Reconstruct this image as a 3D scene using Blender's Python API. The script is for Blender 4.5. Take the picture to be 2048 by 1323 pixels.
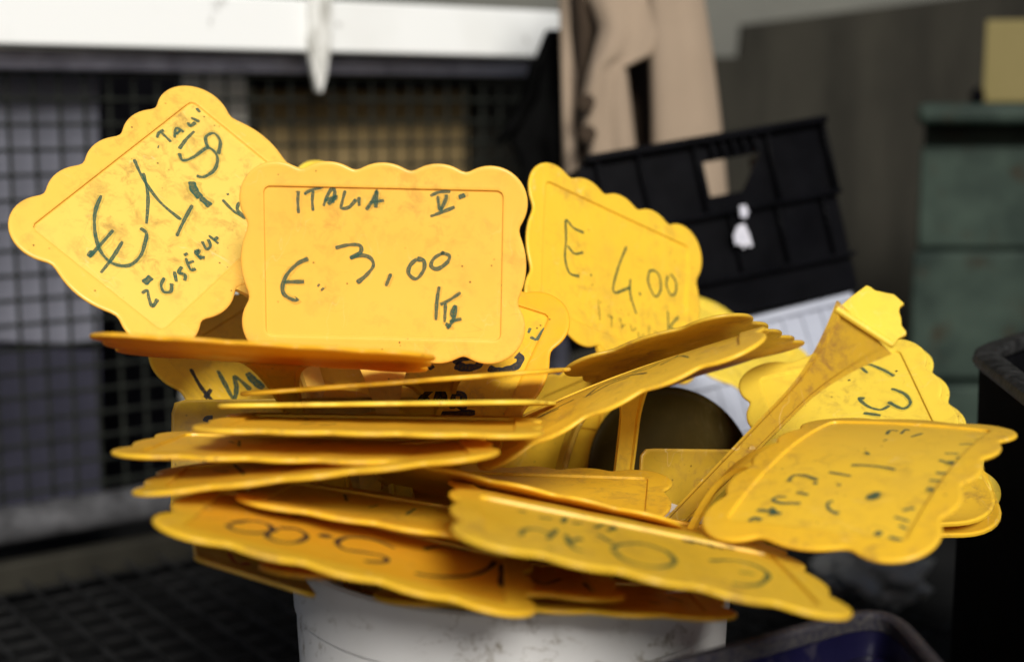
import bpy, bmesh, math, random
from mathutils import Vector, Matrix, Quaternion, noise
for o in list(bpy.data.objects): bpy.data.objects.remove(o)
C = bpy.context.scene
COL = C.collection
# ---------------------------------------------------------------- camera
CAM = Vector((0, 0, .5)); PITCH = math.radians(9); FPX = 50 / 36 * 2048
FW = Vector((0, math.cos(PITCH), -math.sin(PITCH))); UP = Vector((0, math.sin(PITCH), math.cos(PITCH))); RT = Vector((1, 0, 0))
cd = bpy.data.cameras.new('camera'); cam = bpy.data.objects.new('camera', cd); COL.objects.link(cam)
cam.location = CAM; cam.rotation_euler = (math.pi / 2 - PITCH, 0, 0)
cd.lens = 50; cd.sensor_width = 36; cd.clip_start = .02; cd.clip_end = 100
cd.dof.use_dof = True; cd.dof.focus_distance = .70; cd.dof.aperture_fstop = 5.0
C.camera = cam
# ---------------------------------------------------------------- light
SUN_EL, SUN_AZ = math.radians(33), math.radians(168)      # azimuth clockwise from +Y: behind the camera, a little right
w = bpy.data.worlds.new('World'); C.world = w; w.use_nodes = True
nt = w.node_tree; bg = nt.nodes['Background']; sky = nt.nodes.new('ShaderNodeTexSky')
sky.sky_type = 'NISHITA'; sky.sun_disc = False; sky.sun_elevation = SUN_EL; sky.sun_rotation = SUN_AZ; sky.dust_density = 3; sky.air_density = .8
nt.links.new(sky.outputs[0], bg.inputs[0]); bg.inputs[1].default_value = .05
sl = bpy.data.lights.new('sun', 'SUN'); sl.energy = 3.6; sl.angle = math.radians(18); sl.color = (1, .98, .93)
sun = bpy.data.objects.new('sun', sl); COL.objects.link(sun)
sd = Vector((math.sin(SUN_AZ) * math.cos(SUN_EL), math.cos(SUN_AZ) * math.cos(SUN_EL), math.sin(SUN_EL)))
sun.rotation_euler = (-sd).to_track_quat('-Z', 'Y').to_euler(); sun.location = sd * 5
vs = C.view_settings; vs.view_transform = 'Standard'; vs.look = 'None'; vs.exposure = .36; vs.gamma = 1
C.cycles.max_bounces = 8; C.cycles.transmission_bounces = 6; C.cycles.diffuse_bounces = 4

# ---------------------------------------------------------------- helpers
def ray(u, v): return (u - 1024) / FPX * RT - (v - 661.5) / FPX * UP + FW
def P(u, v, Z): return CAM + Z * ray(u, v)                # the world point seen at a photo pixel, Z metres in front of the camera
def on_z(u, v, z):
    d = ray(u, v); return CAM + d * ((z - CAM.z) / d.z)
def on_plane(u, v, p, n):
    d = ray(u, v); return CAM + d * ((p - CAM).dot(n) / d.dot(n))

def tag(o, label=None, cat=None, group=None, kind=None):
    if label: o['label'] = label
    if cat: o['category'] = cat
    if group: o['group'] = group
    if kind: o['kind'] = kind
    return o
def empty(name, loc, rot=None):
    o = bpy.data.objects.new(name, None); COL.objects.link(o); o.location = loc; o.empty_display_size = .02
    if rot is not None: o.rotation_mode = 'QUATERNION'; o.rotation_quaternion = rot
    return o
def mesh(name, vs, fs, mat, parent=None, smooth=True, angle=35, uvs=None):
    me = bpy.data.meshes.new(name); me.from_pydata([tuple(v) for v in vs], [], fs); me.validate(); me.update()
    bm = bmesh.new(); bm.from_mesh(me); bmesh.ops.recalc_face_normals(bm, faces=bm.faces); bm.to_mesh(me); bm.free()
    if smooth:
        me.polygons.foreach_set('use_smooth', [True] * len(me.polygons))
        me.set_sharp_from_angle(angle=math.radians(angle))
    if uvs:
        ul = me.uv_layers.new(name='uv')
        for l in me.loops: ul.data[l.index].uv = uvs[l.vertex_index]
    me.materials.append(mat)
    o = bpy.data.objects.new(name, me); COL.objects.link(o)
    if parent is not None: o.parent = parent
    return o
class MB:
    def __init__(s): s.v = []; s.f = []
    def add(s, vs, fs):
        n = len(s.v); s.v += [Vector(v) for v in vs]; s.f += [tuple(i + n for i in f) for f in fs]; return s
    def box(s, o, a, b, c):                               # corner + three edge vectors
        o, a, b, c = Vector(o), Vector(a), Vector(b), Vector(c)
        v = [o, o + a, o + a + b, o + b]; v += [q + c for q in v]
        return s.add(v, [(0, 3, 2, 1), (4, 5, 6, 7), (0, 1, 5, 4), (1, 2, 6, 5), (2, 3, 7, 6), (3, 0, 4, 7)])
    def tube(s, pts, r, n=8, cap=True):
        pts = [Vector(p) for p in pts]; rs = r if isinstance(r, (list, tuple)) else [r] * len(pts); base = len(s.v); k = None
        for i, p in enumerate(pts):
            t = (pts[min(i + 1, len(pts) - 1)] - pts[max(i - 1, 0)]).normalized()
            if k is None: k = t.orthogonal().normalized()
            k = (k - t * k.dot(t)).normalized(); b = t.cross(k)
            for j in range(n): a = 2 * math.pi * j / n; s.v.append(p + rs[i] * (math.cos(a) * k + math.sin(a) * b))
        for i in range(len(pts) - 1):
            for j in range(n):
                a = base + i * n + j; b_ = base + i * n + (j + 1) % n; s.f.append((a, b_, b_ + n, a + n))
        if cap: s.f.append(tuple(base + j for j in range(n))[::-1]); s.f.append(tuple(base + (len(pts) - 1) * n + j for j in range(n)))
        return s
    def prism(s, poly, off):                              # a planar outline pushed along off
        n = len(poly); off = Vector(off); v = [Vector(p) for p in poly]; v += [p + off for p in v]
        return s.add(v, [tuple(range(n))[::-1], tuple(range(n, 2 * n))] + [(i, (i + 1) % n, n + (i + 1) % n, n + i) for i in range(n)])
    def build(s, name, mat, parent=None, bevel=0, **k):
        o = mesh(name, s.v, s.f, mat, parent, **k)
        if bevel:
            m = o.modifiers.new('bevel', 'BEVEL'); m.width = bevel; m.segments = 2; m.limit_method = 'ANGLE'; m.angle_limit = math.radians(40)
        return o
def grid(name, fn, nu, nv, mat, parent=None, thick=.0015):
    vs = [fn(i / nu, j / nv) for j in range(nv + 1) for i in range(nu + 1)]
    fs = [(j * (nu + 1) + i, j * (nu + 1) + i + 1, (j + 1) * (nu + 1) + i + 1, (j + 1) * (nu + 1) + i) for j in range(nv) for i in range(nu)]
    o = mesh(name, vs, fs, mat, parent, angle=80)
    if thick: m = o.modifiers.new('thickness', 'SOLIDIFY'); m.thickness = thick
    return o

# ---------------------------------------------------------------- materials
class Mat:
    def __init__(s, name):
        s.m = bpy.data.materials.new(name); s.m.use_nodes = True; s.t = s.m.node_tree; s.n = s.t.nodes; s.b = s.n['Principled BSDF']; s.out = s.n['Material Output']
        s.tc = s.n.new('ShaderNodeTexCoord'); s.co = s.tc.outputs['Object']
    def l(s, a, b): s.t.links.new(a, b)
    def noise(s, scale, detail=4, rough=.55, co=None, stretch=None, dist=0):
        n = s.n.new('ShaderNodeTexNoise'); n.inputs['Scale'].default_value = scale; n.inputs['Detail'].default_value = detail; n.inputs['Roughness'].default_value = rough; n.inputs['Distortion'].default_value = dist
        co = co or s.co
        if stretch:
            mp = s.n.new('ShaderNodeMapping'); mp.inputs['Scale'].default_value = stretch[:3]
            if len(stretch) > 3: mp.inputs['Rotation'].default_value = stretch[3]
            s.l(co, mp.inputs[0]); co = mp.outputs[0]
        s.l(co, n.inputs['Vector']); return n.outputs['Fac']
    def ramp(s, fac, stops):
        r = s.n.new('ShaderNodeValToRGB'); e = r.color_ramp.elements
        while len(e) > len(stops): e.remove(e[-1])
        while len(e) < len(stops): e.new(0)
        for x, (p, c) in zip(e, stops): x.position = p; x.color = (*c, 1) if len(c) == 3 else c
        s.l(fac, r.inputs[0]); return r.outputs[0]
    def f(s, fac, a, b):                                   # grey ramp a..b
        return s.ramp(fac, [(a, (0, 0, 0)), (b, (1, 1, 1))]) if a < b else s.ramp(fac, [(b, (1, 1, 1)), (a, (0, 0, 0))])
    def mix(s, fac, a, b, mode='MIX'):
        n = s.n.new('ShaderNodeMix'); n.data_type = 'RGBA'; n.blend_type = mode
        for i, x in ((0, fac), (6, a), (7, b)):
            if isinstance(x, (int, float)): n.inputs[i].default_value = x
            elif isinstance(x, tuple): n.inputs[i].default_value = (*x, 1)
            else: s.l(x, n.inputs[i])
        return n.outputs[2]
    def mul(s, a, b):
        n = s.n.new('ShaderNodeMath'); n.operation = 'MULTIPLY'
        for i, x in enumerate((a, b)):
            if isinstance(x, (int, float)): n.inputs[i].default_value = x
            else: s.l(x, n.inputs[i])
        return n.outputs[0]
    def col(s, c):
        if isinstance(c, tuple): s.b.inputs['Base Color'].default_value = (*c, 1)
        else: s.l(c, s.b.inputs['Base Color'])
        return s
    def rough(s, r):
        if isinstance(r, (int, float)): s.b.inputs['Roughness'].default_value = r
        else: s.l(r, s.b.inputs['Roughness'])
        return s
    def bump(s, h, strength=.3, dist=.001):
        n = s.n.new('ShaderNodeBump'); n.inputs['Strength'].default_value = strength; n.inputs['Distance'].default_value = dist
        s.l(h, n.inputs['Height']); s.l(n.outputs[0], s.b.inputs['Normal']); s.bn = n.outputs[0]; return s
    def random(s):
        oi = s.n.new('ShaderNodeObjectInfo'); return oi.outputs['Random']

def plastic(name, base, deep, dirt=.5, spec=.42):
    """thin translucent yellow plastic, smudged, scratched and specked"""
    m = Mat(name)
    oi = m.n.new('ShaderNodeObjectInfo'); va = m.n.new('ShaderNodeVectorMath'); va.operation = 'ADD'
    m.l(m.tc.outputs['Object'], va.inputs[0]); m.l(oi.outputs['Location'], va.inputs[1]); m.co = va.outputs[0]
    c = m.mix(m.noise(22, 3), base, tuple(x * .93 for x in base[:1]) + (base[1] * .88, base[2] * .75))
    # fine brownish scuffing in patches
    sm = m.mul(m.f(m.noise(120, 9, .74, dist=.5), .48, .64), m.f(m.noise(20, 4, .6), .42, .62))
    c = m.mix(m.mul(sm, .8 * dirt), c, (.30, .17, .045))
    hz = m.mul(m.f(m.noise(30, 6, .65), .54, .72), .30 * dirt)
    c = m.mix(hz, c, (.46, .28, .07))
    # hair scratches: dark and pale
    def hair(scale, st, lo, pos):
        n_ = m.noise(scale, 2, .5, stretch=st, dist=.3)
        return m.mul(m.ramp(n_, [(pos - .006, (0, 0, 0)), (pos, (1, 1, 1)), (pos + .006, (0, 0, 0))]), m.f(m.noise(38, 3), lo, lo + .08))
    c = m.mix(m.mul(hair(24, (1, 3.2, 3, (.3, .2, .7)), .52, .5), .40 * dirt), c, (.22, .12, .04))
    c = m.mix(m.mul(hair(28, (3.4, 1, 2, (.1, .4, -.5)), .50, .48), .45 * dirt), c, (.97, .80, .42))
    # specks
    vo = m.n.new('ShaderNodeTexVoronoi'); vo.inputs['Scale'].default_value = 190; m.l(m.co, vo.inputs['Vector'])
    sp = m.mul(m.f(vo.outputs['Distance'], .13, .07), m.f(m.noise(35, 2), .54, .60))
    c = m.mix(m.mul(sp, .85), c, (.05, .03, .015))
    m.col(c); m.rough(m.ramp(m.noise(40, 5), [(.3, (.30, .30, .30)), (.7, (.46, .46, .46))]))
    m.b.inputs['IOR'].default_value = 1.45; m.b.inputs['Specular IOR Level'].default_value = spec
    hh = m.mix(.5, m.noise(260, 4), m.noise(18, 2)); m.bump(hh, .12, .0006)
    tr = m.n.new('ShaderNodeBsdfTranslucent'); tr.inputs[0].default_value = (*deep, 1)
    mx = m.n.new('ShaderNodeMixShader'); mx.inputs[0].default_value = .23
    m.l(m.b.outputs[0], mx.inputs[1]); m.l(tr.outputs[0], mx.inputs[2]); m.l(mx.outputs[0], m.out.inputs[0])
    return m.m
TINT = {
 'peach': plastic('plastic_orange_yellow', (.93, .585, .10), (1, .50, .05), .5),
 'cream': plastic('plastic_warm_yellow', (.88, .63, .13), (1, .58, .06), .95),
 'gold': plastic('plastic_golden', (.88, .59, .045), (1, .52, .02), .6),
 'lemon': plastic('plastic_lemon', (.88, .68, .075), (1, .68, .04), .7),
 'mustard': plastic('plastic_mustard', (.85, .56, .038), (1, .55, .03), .8),
 'amber': plastic('plastic_amber', (.85, .545, .034), (1, .46, .012), .65),
 'orange': plastic('plastic_orange', (.84, .47, .024), (1, .38, .01), .5),
 'dull': plastic('plastic_dirty_shaded_yellow', (.60, .40, .035), (1, .5, .02), 1.25),  # dirt, plus shade put into the colour for the broken stem and left-hand card
 'brown': plastic('plastic_shaded_brown', (.050, .034, .006), (.06, .036, .006), .08, .06),  # deep shade inside the bucket put into the base colour
}
def ink(name, c, lo, hi):
    m = Mat(name); uv = m.tc.outputs['UV']
    m.col(c).rough(.5)
    n1 = m.noise(1.0, 4, .6, co=uv, stretch=(3, 1.2, 1)); n2 = m.noise(900, 3, .6)
    a = m.mix(.35, n1, n2)
    sx = m.n.new('ShaderNodeSeparateXYZ'); m.l(uv, sx.inputs[0]); ab = m.n.new('ShaderNodeMath'); ab.operation = 'ABSOLUTE'; m.l(sx.outputs[1], ab.inputs[0])
    ed = m.ramp(ab.outputs[0], [(.15, (0, 0, 0)), (.42, (.16, .16, .16))]); a = m.mix(1.0, a, ed, 'ADD')
    a = m.ramp(a, [(.36, (lo,) * 3), (.66, (hi,) * 3)])
    tp = m.n.new('ShaderNodeBsdfTransparent'); mx = m.n.new('ShaderNodeMixShader')
    m.l(a, mx.inputs[0]); m.l(tp.outputs[0], mx.inputs[1]); m.l(m.b.outputs[0], mx.inputs[2]); m.l(mx.outputs[0], m.out.inputs[0])
    return m.m
INK = {'green': ink('green_marker_ink', (.025, .085, .055), .45, .93), 'black': ink('black_marker_ink', (.012, .016, .018), .7, .98),
       'faded': ink('faded_marker_ink', (.035, .09, .03), .5, .9), 'ghost': ink('wiped_marker_ink', (.16, .15, .03), .12, .5),
       'halo': ink('rubbed_ink_halo', (.26, .24, .04), 0, .22), 'red': ink('red_marker_ink', (.55, .05, .01), .6, .95)}

# ---------------------------------------------------------------- price tags
def arc(a, b, sag, n):
    ax, ay = a; bx, by = b; mx, my = (ax + bx) / 2, (ay + by) / 2; dx, dy = bx - ax, by - ay; L = math.hypot(dx, dy); nx, ny = -dy / L, dx / L
    R = (L * L / 4 + sag * sag) / (2 * sag); cx, cy = mx - nx * (R - sag), my - ny * (R - sag)
    t0 = math.atan2(ay - cy, ax - cx); t1 = math.atan2(by - cy, bx - cx)
    while t1 > t0: t1 -= 2 * math.pi
    return [(cx + R * math.cos(t0 + (t1 - t0) * i / n), cy + R * math.sin(t0 + (t1 - t0) * i / n)) for i in range(n)]
def scallop_outline():
    xs = [-40, -13.5, 13.5, 40]; yt = 44.8; y0, y1 = 18.3, -18.3; xl = 65.5; p = []
    for i in range(3): p += arc((xs[i], yt), (xs[i + 1], yt), 5, 12)
    p += arc((40, yt), (xl, y0), 17.5, 26); p += arc((xl, y0), (xl, y1), 5, 12); p += arc((xl, y1), (40, -yt), 17.5, 26)
    for i in range(3): p += arc((xs[3 - i], -yt), (xs[2 - i], -yt), 5, 12)
    p += arc((-40, -yt), (-xl, y1), 17.5, 26); p += arc((-xl, y1), (-xl, y0), 5, 12); p += arc((-xl, y0), (-40, yt), 17.5, 26)
    for _ in range(2):                                     # soften the notches
        n = len(p); p = [((p[i - 1][0] + 2 * p[i][0] + p[(i + 1) % n][0]) / 4, (p[i - 1][1] + 2 * p[i][1] + p[(i + 1) % n][1]) / 4) for i in range(n)]
    return p
def rrect(hx, hy, r, n):
    """n points round a rounded rectangle, spaced by angle, clockwise from the top left"""
    out = []
    for i in range(n):
        out.append((i / n))
    per = []
    m = 9
    for sx, sy, a0 in ((1, 1, 90), (1, -1, 0), (-1, -1, -90), (-1, 1, -180)):
        for k in range(m + 1):
            a = math.radians(a0 - 90 * k / m); per.append((sx * (hx - r) + r * math.cos(a), sy * (hy - r) + r * math.sin(a)))
    L = [0]
    for i in range(len(per)): a, b = per[i], per[(i + 1) % len(per)]; L.append(L[-1] + math.hypot(b[0] - a[0], b[1] - a[1]))
    res = []
    for t in out:
        s = t * L[-1]
        for i in range(len(per)):
            if L[i + 1] >= s - 1e-9:
                k = (s - L[i]) / max(1e-9, L[i + 1] - L[i]); a, b = per[i], per[(i + 1) % len(per)]
                res.append((a[0] + (b[0] - a[0]) * k, a[1] + (b[1] - a[1]) * k)); break
    return res
def ray_rect(q, hx, hy, r):
    """where the direction of q leaves a rounded rectangle"""
    L = math.hypot(*q); dx, dy = q[0] / L, q[1] / L; lo, hi = 0, 200
    for _ in range(26):
        t = (lo + hi) / 2; x, y = abs(dx * t), abs(dy * t); ex, ey = x - (hx - r), y - (hy - r)
        d = math.hypot(max(ex, 0), max(ey, 0)) + min(max(ex, ey), 0) - r
        if d < 0: lo = t
        else: hi = t
    return (dx * lo, dy * lo)
SC = scallop_outline()
# extra samples on the diagonals keep the panel corners crisp
def inset(p, d):
    n = len(p); o = []
    for i in range(n):
        a, b = p[i - 1], p[(i + 1) % n]; tx, ty = b[0] - a[0], b[1] - a[1]; L = math.hypot(tx, ty) or 1
        o.append((p[i][0] + ty / L * d, p[i][1] - tx / L * d))
    return o
def bendz(b, x, y): return b[0] * (x / 70) ** 2 + b[1] * (y / 50) ** 2 + b[2] * x * y / 3500
def rings_mesh(name, rings, b, off, mat, parent, closed_in=False, uvs=False):
    """rings: list of (points, z) in mm, joined in order"""
    n = len(rings[0][0]); vs = []
    for pts, z in rings:
        for x, y in pts: vs.append(((x - off[0]) / 1000, (y - off[1]) / 1000, (z + bendz(b, x, y)) / 1000))
    fs = []
    for k in range(len(rings) - 1):
        for i in range(n): j = (i + 1) % n; fs.append((k * n + i, k * n + j, (k + 1) * n + j, (k + 1) * n + i))
    if closed_in: fs.append(tuple(range(n))); fs.append(tuple((len(rings) - 1) * n + i for i in range(n)))
    return mesh(name, vs, fs, mat, parent, angle=50)
def catmull(p, n=6):
    if len(p) < 3: return [tuple(p[0][k] + (p[1][k] - p[0][k]) * i / n for k in (0, 1)) for i in range(n + 1)]
    q = [p[0]] + list(p) + [p[-1]]; o = []
    for i in range(1, len(q) - 2):
        a, b, c, d = q[i - 1], q[i], q[i + 1], q[i + 2]
        for k in range(n):
            t = k / n; o.append(tuple(.5 * (2 * b[j] + (c[j] - a[j]) * t + (2 * a[j] - 5 * b[j] + 4 * c[j] - d[j]) * t * t + (3 * b[j] - a[j] - 3 * c[j] + d[j]) * t ** 3) for j in (0, 1)))
    o.append(tuple(p[-1])); return o
def stroke(mb_v, mb_f, mb_uv, pts, w, z, b, off, rnd):
    c = catmull(pts); base = len(mb_v); n = len(c); s = rnd.random() * 40; wob = rnd.random() * 9
    for i in range(n):
        a, d = c[max(i - 1, 0)], c[min(i + 1, n - 1)]; tx, ty = d[0] - a[0], d[1] - a[1]; L = math.hypot(tx, ty) or 1
        if i: s += math.hypot(c[i][0] - c[i - 1][0], c[i][1] - c[i - 1][1])
        t = i / (n - 1); ww = w * (1.05 + .15 * math.sin(s * .33 + wob) + .10 * math.sin(s * 1.3 + 2 * wob) + (.25 if t > .92 else 0)) / 2
        if i in (0, n - 1): ww *= .62
        for sg in (-1, 1):
            x, y = c[i][0] - ty / L * ww * sg, c[i][1] + tx / L * ww * sg
            mb_v.append(((x - off[0]) / 1000, (y - off[1]) / 1000, (z + bendz(b, x, y)) / 1000)); mb_uv.append((s * .35, sg * .5))
    for i in range(n - 1): k = base + 2 * i; mb_f.append((k, k + 1, k + 3, k + 2))
def writing(parent, strokes, b, off, z, seed, rim=None):
    rnd = random.Random(seed); by = {}
    for w_, kind, pts in strokes: by.setdefault(kind, []).append((w_, pts))
    if 'green' in by:                                      # faint halo where the ink was rubbed
        by = dict(by); by['halo'] = [(w_ * 2.0, [(x + .2, y - .15) for x, y in pts]) for w_, pts in by['green'] if rnd.random() < .55]
    for kind, L in by.items():
        v, f, uv = [], [], []; zz = z - (.03 if kind == 'halo' else 0)
        for i, (w_, pts) in enumerate(L): stroke(v, f, uv, pts, w_, zz + .06 + (.012 if kind != 'halo' else .001) * i, b, off, rnd)
        mesh('writing', v, f, INK[kind], parent, smooth=False, uvs=uv)
PROF = [(-1, 0), (-1, 2.6), (-.78, 2.6), (-.66, .9), (.66, .9), (.78, 2.6), (1, 2.6), (1, 0)]
def stem(parent, mat, start, tan, xdir, tip, nrm, wtop=17, wrod=5.2, fan=.040, flip=1, lead=.055):
    """fan-shaped neck running into a channel-section spike, along a curve; all in the parent's space (m)"""
    P0 = start; P1 = start + tan * lead; P2 = tip; N = 34; v = []; f = []; pts = []
    for i in range(N + 1):
        t = (i / N) ** 1.15; pts.append(P0 * (1 - t) ** 2 + P1 * 2 * t * (1 - t) + P2 * t * t)
    s = 0; tot = sum((pts[i + 1] - pts[i]).length for i in range(N))
    xk = xdir.normalized(); prevn = nrm
    for i, p in enumerate(pts):
        if i: s += (p - pts[i - 1]).length
        t = (pts[min(i + 1, N)] - pts[max(i - 1, 0)]).normalized(); x = (xk - t * xk.dot(t)).normalized(); z = x.cross(t) * -1
        if z.dot(prevn) < 0: z = -z
        prevn = z; xk = x
        k = min(1, s / fan); e = (1 - k) ** 1.7; hw = wrod + (wtop - wrod) * e
        k2 = max(0, (s - fan) / (tot - fan)); hw *= 1 - .25 * k2
        if tot - s < .016: hw *= max(.12, (tot - s) / .016)
        for a, b in PROF: v.append(p + x * (a * hw / 1000) + z * (flip * (b - 1.1) * (.75 + .35 * min(1, s / .05)) / 1000))
    m = len(PROF)
    for i in range(N):
        for j in range(m): q = (j + 1) % m; f.append((i * m + j, i * m + q, (i + 1) * m + q, (i + 1) * m + j))
    f.append(tuple(range(m))); f.append(tuple(N * m + j for j in range(m)))
    return mesh('stem', v, f, mat, parent, angle=30)
GROUP = 'yellow price tags stuck in the white bucket'
def price_tag(d, seed):
    mat = TINT[d['tint']]; R = Quaternion(d['quat']); c = Vector(d['loc']); b = d['bend']; sz = d['size']; rnd = random.Random(seed)
    rect = sz is not None; rnd_tag = rect and d['tint'] == 'brown'
    off = (0, -(sz[1] if rect else 45)); base = c + R @ Vector((0, off[1] / 1000, bendz(b, 0, off[1]) / 1000))
    k_ = d['scale']; base = c + (base - c) * k_; root = empty('price_tag', base, R); root.scale = (k_, k_, k_); tag(root, d['label'], 'price tag', GROUP)
    off3 = (off[0], off[1]); zb = bendz(b, 0, off[1])
    b0 = b
    def local(fn_b): return fn_b
    T = 1.0
    # keep the empty on the plate: subtract the bend offset at the base
    class B(list): pass
    bb = b
    def R_(rings): return [(p, z - zb) for p, z in rings]
    if rnd_tag:
        o = [(sz[0] * math.cos(-a * math.pi / 36), sz[1] * math.sin(-a * math.pi / 36)) for a in range(72)]
        sc = lambda k: [(x * k, y * k) for x, y in o]
        rings_mesh('plate', R_([(sc(.98), -T), (o, -.5), (o, .5), (sc(.98), T), (sc(.90), T), (sc(.89), .6), (sc(.5), .6), (sc(.02), .6)]) , bb, off3, mat, root, True)
    elif rect:
        cr = d['corner']; o = rrect(sz[0], sz[1], cr, 64)
        q = lambda k: [(x * k, y * k) for x, y in o]
        i1 = rrect(sz[0] - .6, sz[1] - .6, cr - .4, 64)
        rings_mesh('plate', R_([(q(.02), -.8), (q(.5), -.8), (i1, -.8), (o, -.4), (o, .9), (i1, 1.3), (rrect(sz[0] - 1.6, sz[1] - 1.6, cr - 1, 64), 1.2), (rrect(sz[0] - 2.2, sz[1] - 2.2, cr - 1, 64), .7), (q(.6), .7), (q(.3), .7), (q(.02), .7)]), bb, off3, mat, root, True)
        writing(root, d['strokes'], bb, off3, .7 - zb, seed)
    else:
        o = SC; hx, hy = 58.5, 37.4
        rr = lambda dx, r=3.2: [ray_rect(p, hx + dx, hy + dx, max(.6, r + dx)) for p in o]
        rings = [(rr(-1.2), -T + .1), (rr(2), -T), (inset(o, 1.2), -T), (inset(o, .35), -T * .75), (o, -T * .3), (o, T * .3), (inset(o, .35), T * .8), (inset(o, 1.2), T * 1.05), (inset(o, 2.4), T), (rr(1.6), T), (rr(.5), T * 1.12), (rr(0), T * .95), (rr(-.35), -.15), (rr(-1.2), -.3)]
        rings_mesh('scalloped_border', R_(rings), bb, off3, mat, root)
        q = lambda k: [(x * k, y * k) for x, y in rr(-.9)]
        ks = [1, .86, .7, .5, .3, .12]
        pr = [(q(.01), -T + .12)] + [(q(k), -T + .12) for k in ks[::-1]] + [(q(k), -.12) for k in ks] + [(q(.01), -.12)]
        pan = rings_mesh('writing_panel', R_(pr), bb, off3, TINT[d['panel']], root, True)
        if d['strokes']: writing(pan, d['strokes'], bb, off3, -.12 - zb, seed)
    if not d['stem']: return root
    # stem: from the bottom edge into the bucket
    if d['tip'] is None:
        target = Vector((base.x * .22 + rnd.uniform(-.015, .015), .652 + (base.y - .652) * .3, .07)); dd = target - base
        tip = base + dd.normalized() * min(.215, dd.length)
    else: tip = Vector(d['tip'])
    lt = R.inverted() @ (tip - base) / k_
    stem(root, mat, Vector((0, .0035, -.0002)), Vector((0, -1, 0)), Vector((1, 0, 0)), lt, Vector((0, 0, -1)))
    return root
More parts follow.
